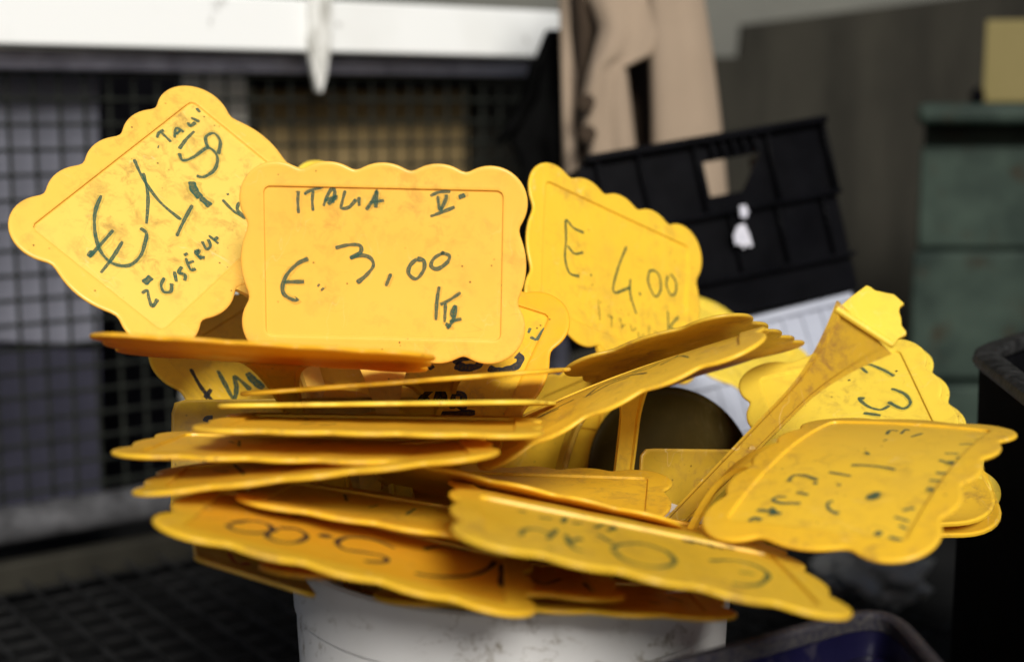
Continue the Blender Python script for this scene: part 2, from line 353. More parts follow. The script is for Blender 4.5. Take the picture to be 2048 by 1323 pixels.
TAGS = [
  {'scale': 1.06, 'stem': True, 'loc': [-0.1667, 0.7096, 0.4483], 'quat': [0.73719, 0.43199, -0.01556, 0.51932], 'bend': [-0.07, 0.06, 0.54], 'size': None, 'corner': 5, 'label': 'tilted yellow scalloped price tag reading €1,50 ITALIA, highest at the left', 'tint': 'peach', 'panel': 'cream', 'tip': None, 'back': False, 'strokes': [[1.5, 'green', [[-20.6, 28.6], [-29.2, 24.8], [-36.7, 19.1], [-42.7, 12.3], [-45.8, 6.1], [-45.7, 0.3], [-41.4, -4.6], [-33.5, -4.8], [-25.4, -1.2], [-21.4, 1.4], [-21.3, 5.2]]], [1.5, 'green', [[-51.1, 10.0], [-42.8, 11.0], [-31.6, 12.5]]], [1.5, 'green', [[-53.8, 1.2], [-43.9, 2.9], [-33.3, 5.7]]], [1.5, 'green', [[7.5, 32.3], [1.9, 22.1], [-2.5, 8.6], [-2.9, -4.3]]], [1.5, 'green', [[4.7, 24.4], [-4.1, 14.5], [-17.2, 4.8]]], [1.5, 'green', [[-12.0, -8.9], [-2.3, -5.6], [8.0, -2.6]]], [1.5, 'green', [[44.4, 24.6], [37.0, 24.0], [29.7, 22.5]]], [1.5, 'green', [[27.7, 20.9], [25.6, 17.0], [31.2, 14.9], [41.6, 13.9], [41.2, 7.8], [34.3, 3.7], [26.3, 4.0], [23.4, 6.9]]], [1.5, 'green', [[41.6, 13.9], [45.9, 18.6], [51.4, 17.6], [49.8, 12.4], [42.7, 8.2]]], [3.6, 'green', [[18.9, 6.3], [15.7, 2.1], [14.6, -2.5]]], [3.6, 'green', [[14.6, -2.5], [14.4, -8.6]]], [3.6, 'green', [[-49.5, 12.0], [-49.1, 9.5]]], [3.6, 'green', [[-44.0, -15.3], [-38.7, -15.3]]], [1.4, 'green', [[26.3, 33.6], [29.5, 34.9], [32.7, 34.5]]], [1.4, 'green', [[22.3, 30.0], [22.6, 29.4]]], [1.4, 'green', [[30.6, 34.1], [30.2, 30.9], [29.8, 27.7]]], [1.4, 'green', [[33.2, 28.2], [38.7, 31.5], [39.7, 27.5]]], [1.4, 'green', [[35.5, 29.2], [39.0, 29.1]]], [1.4, 'green', [[46.2, 30.0], [45.2, 27.9], [49.2, 27.7]]], [1.4, 'green', [[49.7, 31.0], [51.2, 26.6]]], [1.4, 'green', [[56.8, 33.0], [56.1, 30.2]]], [1.4, 'green', [[59.9, 31.4], [59.8, 27.4]]], [1.4, 'green', [[60.3, 34.4], [61.3, 31.2]]], [1.4, 'green', [[26.9, -9.4], [26.5, -10.4]]], [1.4, 'green', [[22.0, -10.2], [20.8, -17.5], [21.7, -24.5]]], [1.4, 'green', [[27.3, -16.5], [22.8, -18.8], [22.7, -25.1]]], [1.4, 'green', [[-48.9, -18.1], [-45.8, -18.7], [-48.4, -21.6], [-50.8, -25.6], [-46.1, -24.8]]], [1.4, 'green', [[-34.7, -19.6], [-38.9, -21.1], [-40.9, -24.3], [-38.2, -26.2], [-34.6, -23.8]]], [1.4, 'green', [[-28.5, -20.5], [-32.3, -24.7]]], [1.4, 'green', [[-23.8, -21.2], [-27.4, -22.3], [-26.3, -25.1], [-29.0, -26.9]]], [1.4, 'green', [[-18.6, -19.4], [-22.0, -24.8], [-19.8, -26.3]]], [1.4, 'green', [[-18.1, -18.0], [-15.8, -18.4]]], [1.4, 'green', [[-20.0, -22.0], [-17.1, -23.0]]], [1.4, 'green', [[-12.7, -19.9], [-13.7, -24.8]]], [1.4, 'green', [[-12.7, -19.9], [-10.5, -21.1], [-13.4, -22.4], [-11.7, -25.4]]], [1.4, 'green', [[-5.2, -18.7], [-7.2, -22.8], [-4.2, -22.9], [-2.1, -19.8]]], [1.4, 'green', [[-0.1, -18.7], [-0.3, -24.7]]], [1.4, 'green', [[-0.2, -22.1], [2.6, -22.2]]]]},
  {'scale': 0.95, 'stem': True, 'loc': [-0.0601, 0.6619, 0.427], 'quat': [0.68828, 0.72532, 0.00069, -0.01365], 'bend': [0.56, 0.27, -0.21], 'size': None, 'corner': 5, 'label': 'upright orange-yellow price tag reading ITALIA V° €3,00 facing the viewer', 'tint': 'peach', 'panel': 'peach', 'tip': None, 'back': False, 'strokes': [[1.5, 'green', [[-41.5, 35.0], [-41.9, 30.0], [-41.6, 24.0]]], [1.5, 'green', [[-38.7, 33.3], [-35.8, 35.2], [-29.6, 37.2]]], [1.5, 'green', [[-34.4, 35.2], [-34.8, 30.2], [-34.5, 25.3]]], [1.5, 'green', [[-29.4, 27.8], [-27.5, 32.8], [-25.0, 36.6], [-23.8, 34.6], [-24.9, 29.4]]], [1.5, 'green', [[-29.1, 30.3], [-23.0, 32.5], [-27.2, 28.8]]], [1.5, 'green', [[-18.7, 35.7], [-20.1, 30.5], [-20.6, 27.0], [-16.8, 27.6], [-13.3, 31.5]]], [1.5, 'green', [[-12.0, 32.7], [-11.9, 28.2]]], [1.5, 'green', [[-8.5, 26.4], [-5.5, 30.8], [-3.3, 35.8], [-3.5, 30.8], [-3.8, 27.5]]], [1.5, 'green', [[-6.8, 30.1], [0.3, 31.2]]], [1.5, 'green', [[22.8, 33.9], [27.2, 35.9], [32.6, 36.2]]], [1.5, 'green', [[26.4, 34.0], [27.7, 27.4], [30.4, 32.4], [30.6, 34.8]]], [1.5, 'green', [[22.9, 23.9], [28.1, 25.9], [34.8, 28.8]]], [1.5, 'green', [[3.7, -4.8], [1.2, -11.2]]], [1.5, 'green', [[27.6, -10.6], [26.5, -18.3], [26.1, -27.7]]], [1.5, 'green', [[38.2, -13.5], [32.8, -17.3], [28.2, -19.8]]], [1.5, 'green', [[30.8, -19.0], [30.4, -28.5]]], [1.5, 'green', [[35.7, -19.8], [33.9, -24.1], [35.0, -26.2]]], [1.5, 'green', [[35.9, -19.9], [35.0, -26.6], [31.7, -31.9]]], [1.5, 'green', [[32.9, -28.2], [38.8, -26.7]]], [1.9, 'green', [[-32.5, -11.1], [-31.7, -11.8]]], [1.9, 'green', [[-30.6, -12.9], [-29.8, -13.8]]], [3.4, 'green', [[37.8, 35.3], [38.7, 33.1]]], [3.4, 'green', [[31.6, -31.0], [32.7, -29.4]]], [1.7, 'green', [[-37.0, 1.7], [-42.1, -0.7], [-47.6, -6.3], [-49.9, -12.3], [-49.0, -16.6], [-44.0, -19.3], [-42.3, -18.3]]], [1.7, 'green', [[-49.3, -10.2], [-39.2, -9.8]]], [1.7, 'green', [[-23.6, 7.3], [-17.7, 8.9], [-11.8, 8.9], [-11.3, 5.5], [-16.5, 2.4]]], [1.7, 'green', [[-16.5, 2.4], [-11.0, 4.0], [-6.4, 2.7], [-5.0, -1.1], [-8.5, -5.9], [-13.1, -9.8]]], [1.7, 'green', [[16.6, 2.9], [13.3, -0.3], [12.3, -4.1], [14.6, -6.8], [17.1, -6.6], [20.0, -2.2], [19.8, 2.0], [16.5, 2.8]]], [1.7, 'green', [[30.0, 6.5], [25.0, 3.4], [23.5, -0.5], [26.7, -1.9], [31.3, 1.4], [32.4, 4.8], [28.3, 6.2]]]]},
  {'scale': 1.06, 'stem': True, 'loc': [0.0624, 0.8386, 0.4001], 'quat': [0.80005, 0.47589, 0.32818, 0.16044], 'bend': [0.15, 0.87, 1.31], 'size': None, 'corner': 5, 'label': 'yellow price tag reading E. 4.00 in front of the black crate', 'tint': 'gold', 'panel': 'gold', 'tip': None, 'back': False, 'strokes': [[1.5, 'faded', [[-27.2, 17.1], [-35.3, 17.1], [-41.3, 19.6], [-40.7, 8.6], [-40.9, -2.7], [-37.2, -10.4], [-29.7, -9.8]]], [1.5, 'faded', [[-39.4, 5.1], [-33.8, 2.2], [-27.4, 5.3]]], [1.5, 'faded', [[-21.2, -6.0], [-20.0, -6.3]]], [1.5, 'faded', [[6.7, 20.4], [1.2, 7.0], [-2.8, -7.0], [-1.1, -10.4], [4.9, -7.0], [11.3, -3.0]]], [1.5, 'faded', [[10.8, 2.0], [11.1, -7.1], [16.5, -17.6]]], [1.5, 'faded', [[18.3, -3.9], [19.7, -5.3]]], [1.5, 'faded', [[26.1, 11.7], [25.7, 4.5], [31.6, -2.3], [36.2, 3.2], [35.0, 11.1], [30.1, 13.4], [26.1, 11.5]]], [1.5, 'faded', [[42.2, 14.0], [40.9, 8.3], [45.2, 2.9], [49.2, 6.2], [48.8, 12.6], [44.1, 15.8]]], [1.5, 'faded', [[42.9, -7.6], [44.0, -21.4]]], [1.5, 'faded', [[52.3, -8.2], [45.5, -16.7], [50.9, -17.6]]], [1.3, 'ghost', [[-14.5, -18.7], [-12.7, -30.5]]], [1.3, 'ghost', [[-3.7, -25.4], [-3.3, -32.0]]], [1.3, 'ghost', [[-2.2, -26.1], [-6.8, -25.3]]], [1.3, 'ghost', [[3.1, -23.9], [5.6, -29.9]]], [1.3, 'ghost', [[4.0, -28.7], [7.9, -26.9]]], [1.3, 'ghost', [[11.7, -25.2], [13.4, -28.7], [16.4, -26.0]]], [1.3, 'ghost', [[18.1, -27.8], [19.7, -32.1], [23.1, -27.7]]], [1.3, 'ghost', [[27.1, -21.7], [27.6, -27.8]]], [1.3, 'ghost', [[31.5, -23.8], [35.2, -24.4]]]]},
  {'scale': 1, 'stem': True, 'loc': [-0.0485, 0.7151, 0.3812], 'quat': [0.87972, 0.43059, 0.0487, -0.19575], 'bend': [0.0, -0.0, -0.0], 'size': None, 'corner': 5, 'label': 'price tag with thick black writing half hidden behind the €3,00 tag', 'tint': 'orange', 'panel': 'amber', 'tip': None, 'back': False, 'strokes': [[4.0, 'black', [[23.4, -5.0], [24.6, -1.4], [28.9, 1.7], [34.1, 1.3], [34.8, -2.1], [29.1, -5.2], [24.0, -5.1]]], [4.0, 'black', [[11.4, -11.8], [13.1, -9.1]]], [4.0, 'black', [[40.4, -1.2], [47.0, -1.0], [53.1, 4.4], [53.6, 9.3], [50.8, 10.6]]], [3.0, 'black', [[16.2, -31.6], [16.2, -27.0], [19.0, -22.2]]], [3.0, 'black', [[16.8, -30.6], [18.7, -26.8]]], [3.0, 'black', [[23.8, -31.8], [22.7, -21.1], [29.3, -27.8]]], [3.0, 'black', [[23.0, -28.0], [28.0, -24.3]]], [3.0, 'black', [[32.7, -28.5], [30.3, -21.3], [34.3, -19.5], [35.7, -23.3], [32.1, -25.2], [39.2, -26.5]]], [3.0, 'black', [[26.5, -34.0], [44.1, -26.5]]], [1.5, 'green', [[51.6, 24.3], [51.4, 27.4]]], [1.5, 'green', [[57.1, 21.9], [58.3, 29.9]]], [1.5, 'green', [[53.4, 22.6], [57.1, 21.9]]]]},
  {'scale': 1, 'stem': True, 'loc': [-0.1052, 0.6078, 0.3936], 'quat': [-0.05062, 0.03361, 0.12936, 0.98973], 'bend': [-0.0, 0.0, -0.0], 'size': None, 'corner': 5, 'label': 'price tag seen from its orange underside just below the €3,00 tag', 'tint': 'orange', 'panel': 'orange', 'tip': None, 'back': False, 'strokes': [[2.0, 'faded', [[29.6, -39.7], [21.1, -5.2]]], [2.0, 'faded', [[19.0, -3.6], [14.6, -12.7]]]]},
  {'scale': 1.04, 'stem': True, 'loc': [-0.1283, 0.7875, 0.3567], 'quat': [0.75891, 0.39747, 0.09011, 0.5079], 'bend': [0.13, 0.05, -0.25], 'size': None, 'corner': 5, 'label': 'tag with bold dark € strokes under the €1,50 tag, beneath the orange underside', 'tint': 'gold', 'panel': 'gold', 'tip': None, 'back': False, 'strokes': [[2.2, 'black', [[-50.9, 25.7], [-54.2, 15.5], [-55.1, 7.7], [-54.9, -0.9], [-49.6, -5.2]]], [2.2, 'black', [[-59.3, 8.2], [-50.4, 10.8]]], [2.4, 'green', [[-38.1, 17.1], [-41.4, 7.9], [-43.8, 0.0], [-37.2, 3.7], [-32.3, 9.1], [-30.9, -1.4]]], [2.4, 'green', [[-21.6, -13.9], [-19.8, -18.1]]], [4.5, 'green', [[-24.2, 7.3], [-24.6, 1.5], [-23.3, -4.5]]], [1.6, 'faded', [[-26.6, 41.7], [-20.2, 42.8], [-16.5, 44.7]]], [1.6, 'faded', [[-24.9, 38.5], [-15.8, 42.0]]], [1.6, 'faded', [[-13.1, 41.3], [-15.2, 37.8]]], [1.6, 'faded', [[-8.7, 42.1], [-9.7, 38.7]]]]},
  {'scale': 1, 'stem': True, 'loc': [-0.046, 0.6411, 0.3751], 'quat': [0.0681, -0.04362, 0.08979, 0.99267], 'bend': [-0.0, -0.0, -0.0], 'size': None, 'corner': 5, 'label': 'edge-on tag slanting up to the right, thin line just below the €3,00 tag', 'tint': 'amber', 'panel': 'amber', 'tip': None, 'back': False, 'strokes': []},
  {'scale': 1, 'stem': True, 'loc': [-0.0536, 0.6295, 0.3666], 'quat': [0.07075, -0.01332, 0.10737, 0.99161], 'bend': [-0.0, -0.0, -0.0], 'size': None, 'corner': 5, 'label': 'edge-on bright yellow tag, the thin level line under the slanting one', 'tint': 'lemon', 'panel': 'lemon', 'tip': None, 'back': False, 'strokes': []},
  {'scale': 1, 'stem': True, 'loc': [-0.0572, 0.5875, 0.3669], 'quat': [0.00729, 0.00724, 0.07324, 0.99726], 'bend': [0.01, 0.01, 0.13], 'size': None, 'corner': 5, 'label': 'almost edge-on tag with dark recessed panel, below the bright level edge', 'tint': 'gold', 'panel': 'gold', 'tip': None, 'back': False, 'strokes': [[1.8, 'black', [[31.8, 2.7], [26.4, -4.4]]], [1.8, 'black', [[23.6, 6.6], [17.3, -2.0]]], [1.8, 'black', [[34.4, -27.2], [32.5, -21.3]]]]},
  {'scale': 1, 'stem': True, 'loc': [-0.0879, 0.5813, 0.3586], 'quat': [0.01361, 0.01006, 0.06629, 0.99766], 'bend': [0.0, 0.0, 0.0], 'size': None, 'corner': 5, 'label': 'almost edge-on tag reaching farthest left in the middle of the stack', 'tint': 'amber', 'panel': 'gold', 'tip': None, 'back': False, 'strokes': [[1.2, 'faded', [[35.0, -17.7], [30.5, -10.2]]], [1.2, 'faded', [[31.2, -20.9], [26.3, 1.4]]], [1.2, 'faded', [[16.3, -13.5], [10.8, -19.2]]], [1.2, 'faded', [[1.1, -15.0], [-4.6, -20.7]]]]},
  {'scale': 1, 'stem': True, 'loc': [-0.0777, 0.5624, 0.3565], 'quat': [-0.05591, -0.04581, 0.07059, 0.99488], 'bend': [0.01, 0.0, -0.04], 'size': None, 'corner': 5, 'label': 'almost edge-on tag rising to the right above the upside-down 5.00 tag', 'tint': 'amber', 'panel': 'amber', 'tip': None, 'back': False, 'strokes': [[1.5, 'black', [[45.2, -20.4], [37.7, -7.9]]], [1.5, 'black', [[38.4, -39.0], [30.0, 9.3]]], [1.5, 'black', [[27.6, -12.2], [18.8, -6.0]]], [1.5, 'black', [[15.6, 14.7], [6.2, -4.8]]], [1.5, 'black', [[-4.5, 6.7], [-12.6, -5.0]]]]},
  {'scale': 1, 'stem': True, 'loc': [0.0499, 0.6469, 0.3757], 'quat': [0.07864, -0.20435, 0.03812, 0.97499], 'bend': [-3.94, -6.13, -3.68], 'size': None, 'corner': 5, 'label': 'long slanting tag with thin black writing rising from the middle to the right', 'tint': 'gold', 'panel': 'gold', 'tip': None, 'back': False, 'strokes': [[1.5, 'black', [[15.7, 14.1], [9.4, 0.1], [-3.4, 4.1], [-14.8, 18.7]]], [1.5, 'black', [[13.8, 14.6], [3.9, 7.3], [-5.8, 10.9]]], [1.5, 'black', [[44.5, 10.0], [31.9, 7.5], [22.6, 6.6]]], [1.5, 'black', [[39.9, 10.5], [29.9, 11.5]]], [1.5, 'black', [[33.6, -11.6], [31.7, -14.4]]], [1.1, 'faded', [[-5.5, -2.6], [-14.3, 7.7], [-19.7, 1.2]]], [1.1, 'faded', [[-20.8, 11.9], [-29.0, 3.8], [-34.9, 19.7]]], [1.1, 'faded', [[-27.8, 2.0], [-28.5, -4.8]]]]},
  {'scale': 1, 'stem': True, 'loc': [0.0928, 0.7316, 0.3707], 'quat': [0.53783, -0.01294, -0.22162, -0.8133], 'bend': [1.67, -1.52, 0.13], 'size': None, 'corner': 5, 'label': 'tag showing its dirty underside and scalloped far edge below the E. 4.00 tag', 'tint': 'dull', 'panel': 'dull', 'tip': None, 'back': False, 'strokes': []},
  {'scale': 1.15, 'stem': True, 'loc': [0.1273, 0.9815, 0.3464], 'quat': [0.95498, 0.12491, 0.19642, -0.1839], 'bend': [0.0, -0.0, -0.0], 'size': None, 'corner': 5, 'label': 'blurred tag behind the underside-up tag, in front of the white crate', 'tint': 'lemon', 'panel': 'lemon', 'tip': None, 'back': False, 'strokes': []},
  {'scale': 1.04, 'stem': True, 'loc': [0.1771, 0.7144, 0.3331], 'quat': [0.68452, 0.23373, 0.07867, -0.68602], 'bend': [-0.0, 0.0, -0.0], 'size': None, 'corner': 5, 'label': 'lemon yellow tag with sideways green E 3 behind the broken stem', 'tint': 'lemon', 'panel': 'lemon', 'tip': None, 'back': False, 'strokes': [[1.6, 'green', [[-56.6, 7.2], [-57.5, 11.6], [-54.6, 17.9], [-46.1, 25.1], [-38.9, 29.2]]], [1.6, 'green', [[-57.7, 7.7], [-50.4, 5.4]]], [1.6, 'green', [[-56.0, 13.8], [-45.7, 17.1]]], [1.6, 'green', [[-29.6, 25.3], [-23.1, 30.4], [-15.5, 31.1], [-12.4, 26.3], [-19.7, 21.0]]], [1.6, 'green', [[-16.6, 20.9], [-14.9, 15.8], [-19.3, 10.7], [-26.7, 8.0], [-25.9, 10.7]]], [1.6, 'green', [[-14.9, 7.3], [-10.5, 14.9]]], [1.3, 'black', [[-43.4, 6.5], [-42.4, 7.2]]], [1.3, 'black', [[-43.1, 31.1], [-42.1, 31.7]]]]},
  {'scale': 1.04, 'stem': True, 'loc': [0.1903, 0.7418, 0.3245], 'quat': [0.69071, 0.23671, 0.07865, -0.67875], 'bend': [0.0, 0.0, -0.0], 'size': None, 'corner': 5, 'label': 'tag whose scallops just peek out behind the sideways E 3 tag', 'tint': 'lemon', 'panel': 'lemon', 'tip': None, 'back': False, 'strokes': []},
  {'scale': 0.97, 'stem': True, 'loc': [0.1446, 0.5706, 0.3557], 'quat': [0.46546, 0.09323, 0.01415, -0.88003], 'bend': [-8.76, -1.98, -0.61], 'size': None, 'corner': 5, 'label': 'large amber tag at the right with faint sideways green writing EURO', 'tint': 'amber', 'panel': 'gold', 'tip': None, 'back': False, 'strokes': [[1.4, 'green', [[-36.6, -2.7], [-44.4, -4.0], [-44.0, -0.2]]], [1.4, 'green', [[-39.0, 2.9], [-48.1, 1.9], [-46.7, 3.9]]], [1.4, 'green', [[-35.0, 8.8], [-43.1, 11.3]]], [1.4, 'green', [[-27.8, -0.5], [-27.4, 0.7]]], [1.4, 'green', [[-30.9, 31.4], [-33.8, 36.2]]], [1.4, 'green', [[-17.1, 29.5], [-18.7, 35.1]]], [1.4, 'green', [[-15.1, 35.8], [-6.1, 40.2]]], [1.4, 'green', [[-8.8, 29.8], [-6.6, 36.1], [-9.2, 38.1]]], [1.4, 'green', [[4.3, 32.6], [3.2, 38.6]]], [1.4, 'green', [[11.7, 32.2], [10.9, 37.8]]], [1.4, 'green', [[37.8, 29.9], [34.7, 33.7]]], [1.4, 'green', [[42.8, 28.4], [44.2, 34.6]]], [1.4, 'green', [[47.7, 31.8], [49.3, 35.4]]], [1.4, 'green', [[55.7, 30.5], [56.6, 36.4]]], [1.4, 'green', [[5.8, -3.0], [4.7, 6.3], [6.0, 16.4]]], [1.4, 'green', [[14.3, -9.6], [16.2, 0.9]]], [1.4, 'green', [[24.9, -1.8], [24.1, -0.5]]], [1.4, 'green', [[-10.0, -2.5], [-6.6, 0.1]]], [1.4, 'green', [[37.6, 1.3], [39.6, -0.3], [44.1, 2.3], [45.9, 6.8]]], [1.4, 'green', [[25.2, -23.2], [19.8, -23.4], [19.0, -18.7], [22.1, -11.5]]], [1.4, 'green', [[24.2, -12.1], [25.9, -10.5]]], [1.4, 'green', [[33.5, -16.3], [34.7, -10.4]]], [1.4, 'green', [[37.8, -18.9], [38.4, -22.7], [40.8, -23.7], [42.7, -18.9], [41.5, -11.1]]], [1.4, 'green', [[48.9, -27.4], [49.0, -22.2], [50.2, -16.0]]], [1.4, 'green', [[46.6, -22.2], [50.1, -18.3], [51.3, -21.2]]], [1.4, 'green', [[57.1, -27.1], [54.5, -26.2], [55.4, -22.6]]], [2.8, 'green', [[27.2, 15.8], [31.0, 16.5], [31.5, 13.1]]], [2.8, 'green', [[19.3, 33.7], [20.0, 37.5]]], [2.8, 'green', [[54.3, 24.8], [55.4, 27.3]]], [2.8, 'green', [[-7.5, 33.7], [-6.9, 36.9]]]]},
  {'scale': 1.04, 'stem': False, 'loc': [0.1769, 0.6687, 0.317], 'quat': [0.04533, -0.04797, -0.14882, 0.98666], 'bend': [-0.0, -0.0, 0.0], 'size': (50, 33), 'corner': 20, 'label': 'rounded lemon corner sticking out under the large right-hand amber tag', 'tint': 'mustard', 'panel': 'mustard', 'tip': None, 'back': False, 'strokes': []},
  {'scale': 1.055, 'stem': False, 'loc': [0.181, 0.6728, 0.3116], 'quat': [0.05473, -0.03521, -0.1495, 0.98662], 'bend': [-0.0, -0.0, 0.0], 'size': (50, 33), 'corner': 20, 'label': 'lowest rounded amber corner sticking out under the large right-hand tag', 'tint': 'amber', 'panel': 'amber', 'tip': None, 'back': False, 'strokes': []},
  {'scale': 1, 'stem': True, 'loc': [0.005, 0.6549, 0.315], 'quat': [0.99787, 0.02562, -0.00091, -0.06006], 'bend': [-0.07, 0.63, 0.07], 'size': None, 'corner': 5, 'label': 'blank scalloped tag lying flat in the middle, behind the upside-down 0.50 tag', 'tint': 'amber', 'panel': 'amber', 'tip': None, 'back': False, 'strokes': []},
  {'scale': 1, 'stem': True, 'loc': [0.0044, 0.6256, 0.3223], 'quat': [0.0238, 0.10593, 0.20176, 0.9734], 'bend': [0.0, 0.0, -0.0], 'size': None, 'corner': 5, 'label': 'thin wavy tag edge just in front of the blank flat middle tag', 'tint': 'amber', 'panel': 'amber', 'tip': None, 'back': False, 'strokes': []},
  {'scale': 1, 'stem': True, 'loc': [0.0463, 0.4974, 0.3417], 'quat': [-0.02262, 0.108, 0.04325, 0.99295], 'bend': [-0.33, -0.47, 0.3], 'size': None, 'corner': 5, 'label': 'front lemon tag with upside-down € 0 writing, lowest at the right', 'tint': 'mustard', 'panel': 'mustard', 'tip': None, 'back': False, 'strokes': [[2.0, 'faded', [[11.3, 10.3], [7.6, 1.1], [-2.3, -8.7], [-10.2, -4.6], [-11.5, 9.8], [-6.6, 21.9], [1.7, 28.5], [9.2, 25.1], [11.7, 12.4]]], [2.0, 'faded', [[14.8, -8.5], [12.4, -4.3], [10.6, 1.5]]], [2.0, 'faded', [[-26.9, -3.1], [-37.5, -12.8], [-46.1, -12.3], [-48.6, -0.7], [-41.8, 17.3], [-33.8, 26.9], [-29.0, 27.1]]], [2.0, 'faded', [[-36.0, 6.2], [-42.3, 4.4]]], [2.0, 'faded', [[45.5, 20.1], [43.2, 8.6], [38.6, 3.7], [33.2, 8.1]]], [2.0, 'faded', [[30.5, -3.8], [35.6, 17.3]]], [2.0, 'faded', [[29.2, 17.7], [22.0, 3.7]]], [2.0, 'faded', [[27.8, 3.3], [27.2, 22.1], [23.6, 25.7]]], [2.0, 'faded', [[41.8, 37.5], [38.5, 34.1]]], [2.0, 'faded', [[36.7, 31.7], [34.6, 34.8]]], [2.0, 'faded', [[43.8, -25.1], [40.3, -25.6]]], [2.0, 'faded', [[36.0, -19.8], [30.6, -22.1]]], [2.0, 'faded', [[24.5, -31.2], [27.0, -18.3]]], [2.0, 'faded', [[22.9, -21.1], [18.8, -25.0]]], [2.0, 'faded', [[14.2, -21.1], [9.3, -32.2], [5.4, -29.5], [9.5, -20.2]]], [3.0, 'black', [[-23.0, -35.6], [-24.3, -31.5], [-28.1, -38.3]]], [3.0, 'black', [[-29.2, -37.3], [-30.5, -32.4]]], [3.0, 'black', [[-33.5, -38.5], [-33.8, -30.6]]], [3.0, 'black', [[-36.7, -36.1], [-38.2, -31.4]]], [3.0, 'black', [[-41.2, -38.2], [-42.8, -34.8]]]]},
  {'scale': 1, 'stem': True, 'loc': [-0.0597, 0.5209, 0.3354], 'quat': [0.00171, 0.11893, 0.04618, 0.99183], 'bend': [-0.17, -0.12, 0.31], 'size': None, 'corner': 5, 'label': 'front orange tag with upside-down € 5.00 in black, lowest at the left', 'tint': 'amber', 'panel': 'orange', 'tip': None, 'back': False, 'strokes': [[2.2, 'black', [[46.0, 12.2], [41.3, 1.6], [34.9, -0.8], [31.0, 6.3], [33.1, 14.7], [39.4, 20.7], [44.6, 19.5], [46.2, 14.8]]], [2.2, 'black', [[29.3, 1.9], [23.3, -3.3], [18.1, 3.9], [20.2, 17.2], [26.0, 22.4], [31.3, 17.9], [29.9, 3.5]]], [2.2, 'black', [[-15.0, -10.0], [-5.8, -15.6], [3.4, -10.4], [6.7, 2.0], [2.8, 10.4], [-5.3, 7.5], [-12.5, 7.4], [-12.8, 15.0], [-5.9, 21.4]]], [2.2, 'black', [[-25.8, -20.7], [-32.4, -31.8], [-44.1, -36.2]]], [2.2, 'black', [[-24.8, 21.2], [-32.9, 18.3], [-44.3, 5.6], [-51.7, -12.4], [-54.7, -28.5]]], [2.2, 'black', [[-57.4, -25.5], [-57.2, 10.0]]], [4.2, 'black', [[13.8, -0.1], [10.2, -5.7]]], [4.2, 'black', [[27.5, -26.0], [25.8, -23.5]]], [4.2, 'black', [[34.3, -23.8], [30.5, -25.6]]], [4.2, 'black', [[-30.8, -42.7], [-34.3, -41.4]]]]},
  {'scale': 1, 'stem': True, 'loc': [-0.0386, 0.5699, 0.3327], 'quat': [0.01325, 0.07681, 0.08128, 0.99364], 'bend': [-0.01, 0.05, 0.3], 'size': None, 'corner': 5, 'label': 'tag wedged between the upside-down 5.00 tag and the rising edge-on tag', 'tint': 'amber', 'panel': 'amber', 'tip': None, 'back': False, 'strokes': [[1.4, 'faded', [[35.1, -30.1], [31.5, -9.0]]], [1.4, 'faded', [[34.6, -26.3], [31.7, -26.1]]], [1.4, 'faded', [[4.9, 4.1], [3.1, -19.0]]], [1.4, 'faded', [[20.9, 0.7], [18.4, -10.7]]]]},
  {'scale': 1, 'stem': True, 'loc': [-0.0279, 0.5525, 0.315], 'quat': [-0.02008, 0.04722, 0.09334, 0.99431], 'bend': [-0.0, -0.0, -0.0], 'size': None, 'corner': 5, 'label': 'orange tag under the upside-down 5.00 tag with its right corner showing', 'tint': 'orange', 'panel': 'orange', 'tip': None, 'back': False, 'strokes': [[2.0, 'black', [[-35.7, 7.5], [-40.7, 13.8], [-48.3, -2.8]]], [2.0, 'black', [[-56.9, 3.5], [-58.8, 28.1]]], [2.0, 'black', [[-36.6, 34.5], [-45.6, 29.6]]]]},
  {'scale': 1, 'stem': True, 'loc': [0.0164, 0.5563, 0.3037], 'quat': [-0.00068, 0.02605, 0.09882, 0.99476], 'bend': [-0.0, -0.0, -0.0], 'size': None, 'corner': 5, 'label': 'lowest tag lying on the white bucket rim', 'tint': 'amber', 'panel': 'amber', 'tip': None, 'back': False, 'strokes': [[1.4, 'faded', [[-38.7, 8.0], [-42.8, 12.6]]], [1.4, 'faded', [[-47.8, -7.6], [-52.9, 3.1]]]]},
  {'scale': 1, 'stem': True, 'loc': [0.0411, 0.5933, 0.3263], 'quat': [-0.0521, 0.10417, 0.10081, 0.98806], 'bend': [-0.0, 0.0, -0.0], 'size': None, 'corner': 5, 'label': 'orange tag corner showing behind the upside-down € 0 tag', 'tint': 'orange', 'panel': 'orange', 'tip': None, 'back': False, 'strokes': []},
  {'scale': 1, 'stem': True, 'loc': [-0.1117, 0.8533, 0.3892], 'quat': [0.73634, 0.44353, 0.49514, -0.12617], 'bend': [0.0, -0.0, 0.0], 'size': None, 'corner': 5, 'label': 'tiny lemon tag tip peeking above the €3,00 tag', 'tint': 'lemon', 'panel': 'lemon', 'tip': None, 'back': False, 'strokes': []},
  {'scale': 1, 'stem': False, 'loc': [0.1037, 0.723, 0.2923], 'quat': [0.7403, 0.62465, 0.20392, 0.14208], 'bend': [-0.0, -0.0, -0.0], 'size': (45, 30), 'corner': 5, 'label': 'plain rectangular card without scallops standing beside the broken stem', 'tint': 'dull', 'panel': 'dull', 'tip': None, 'back': False, 'strokes': []},
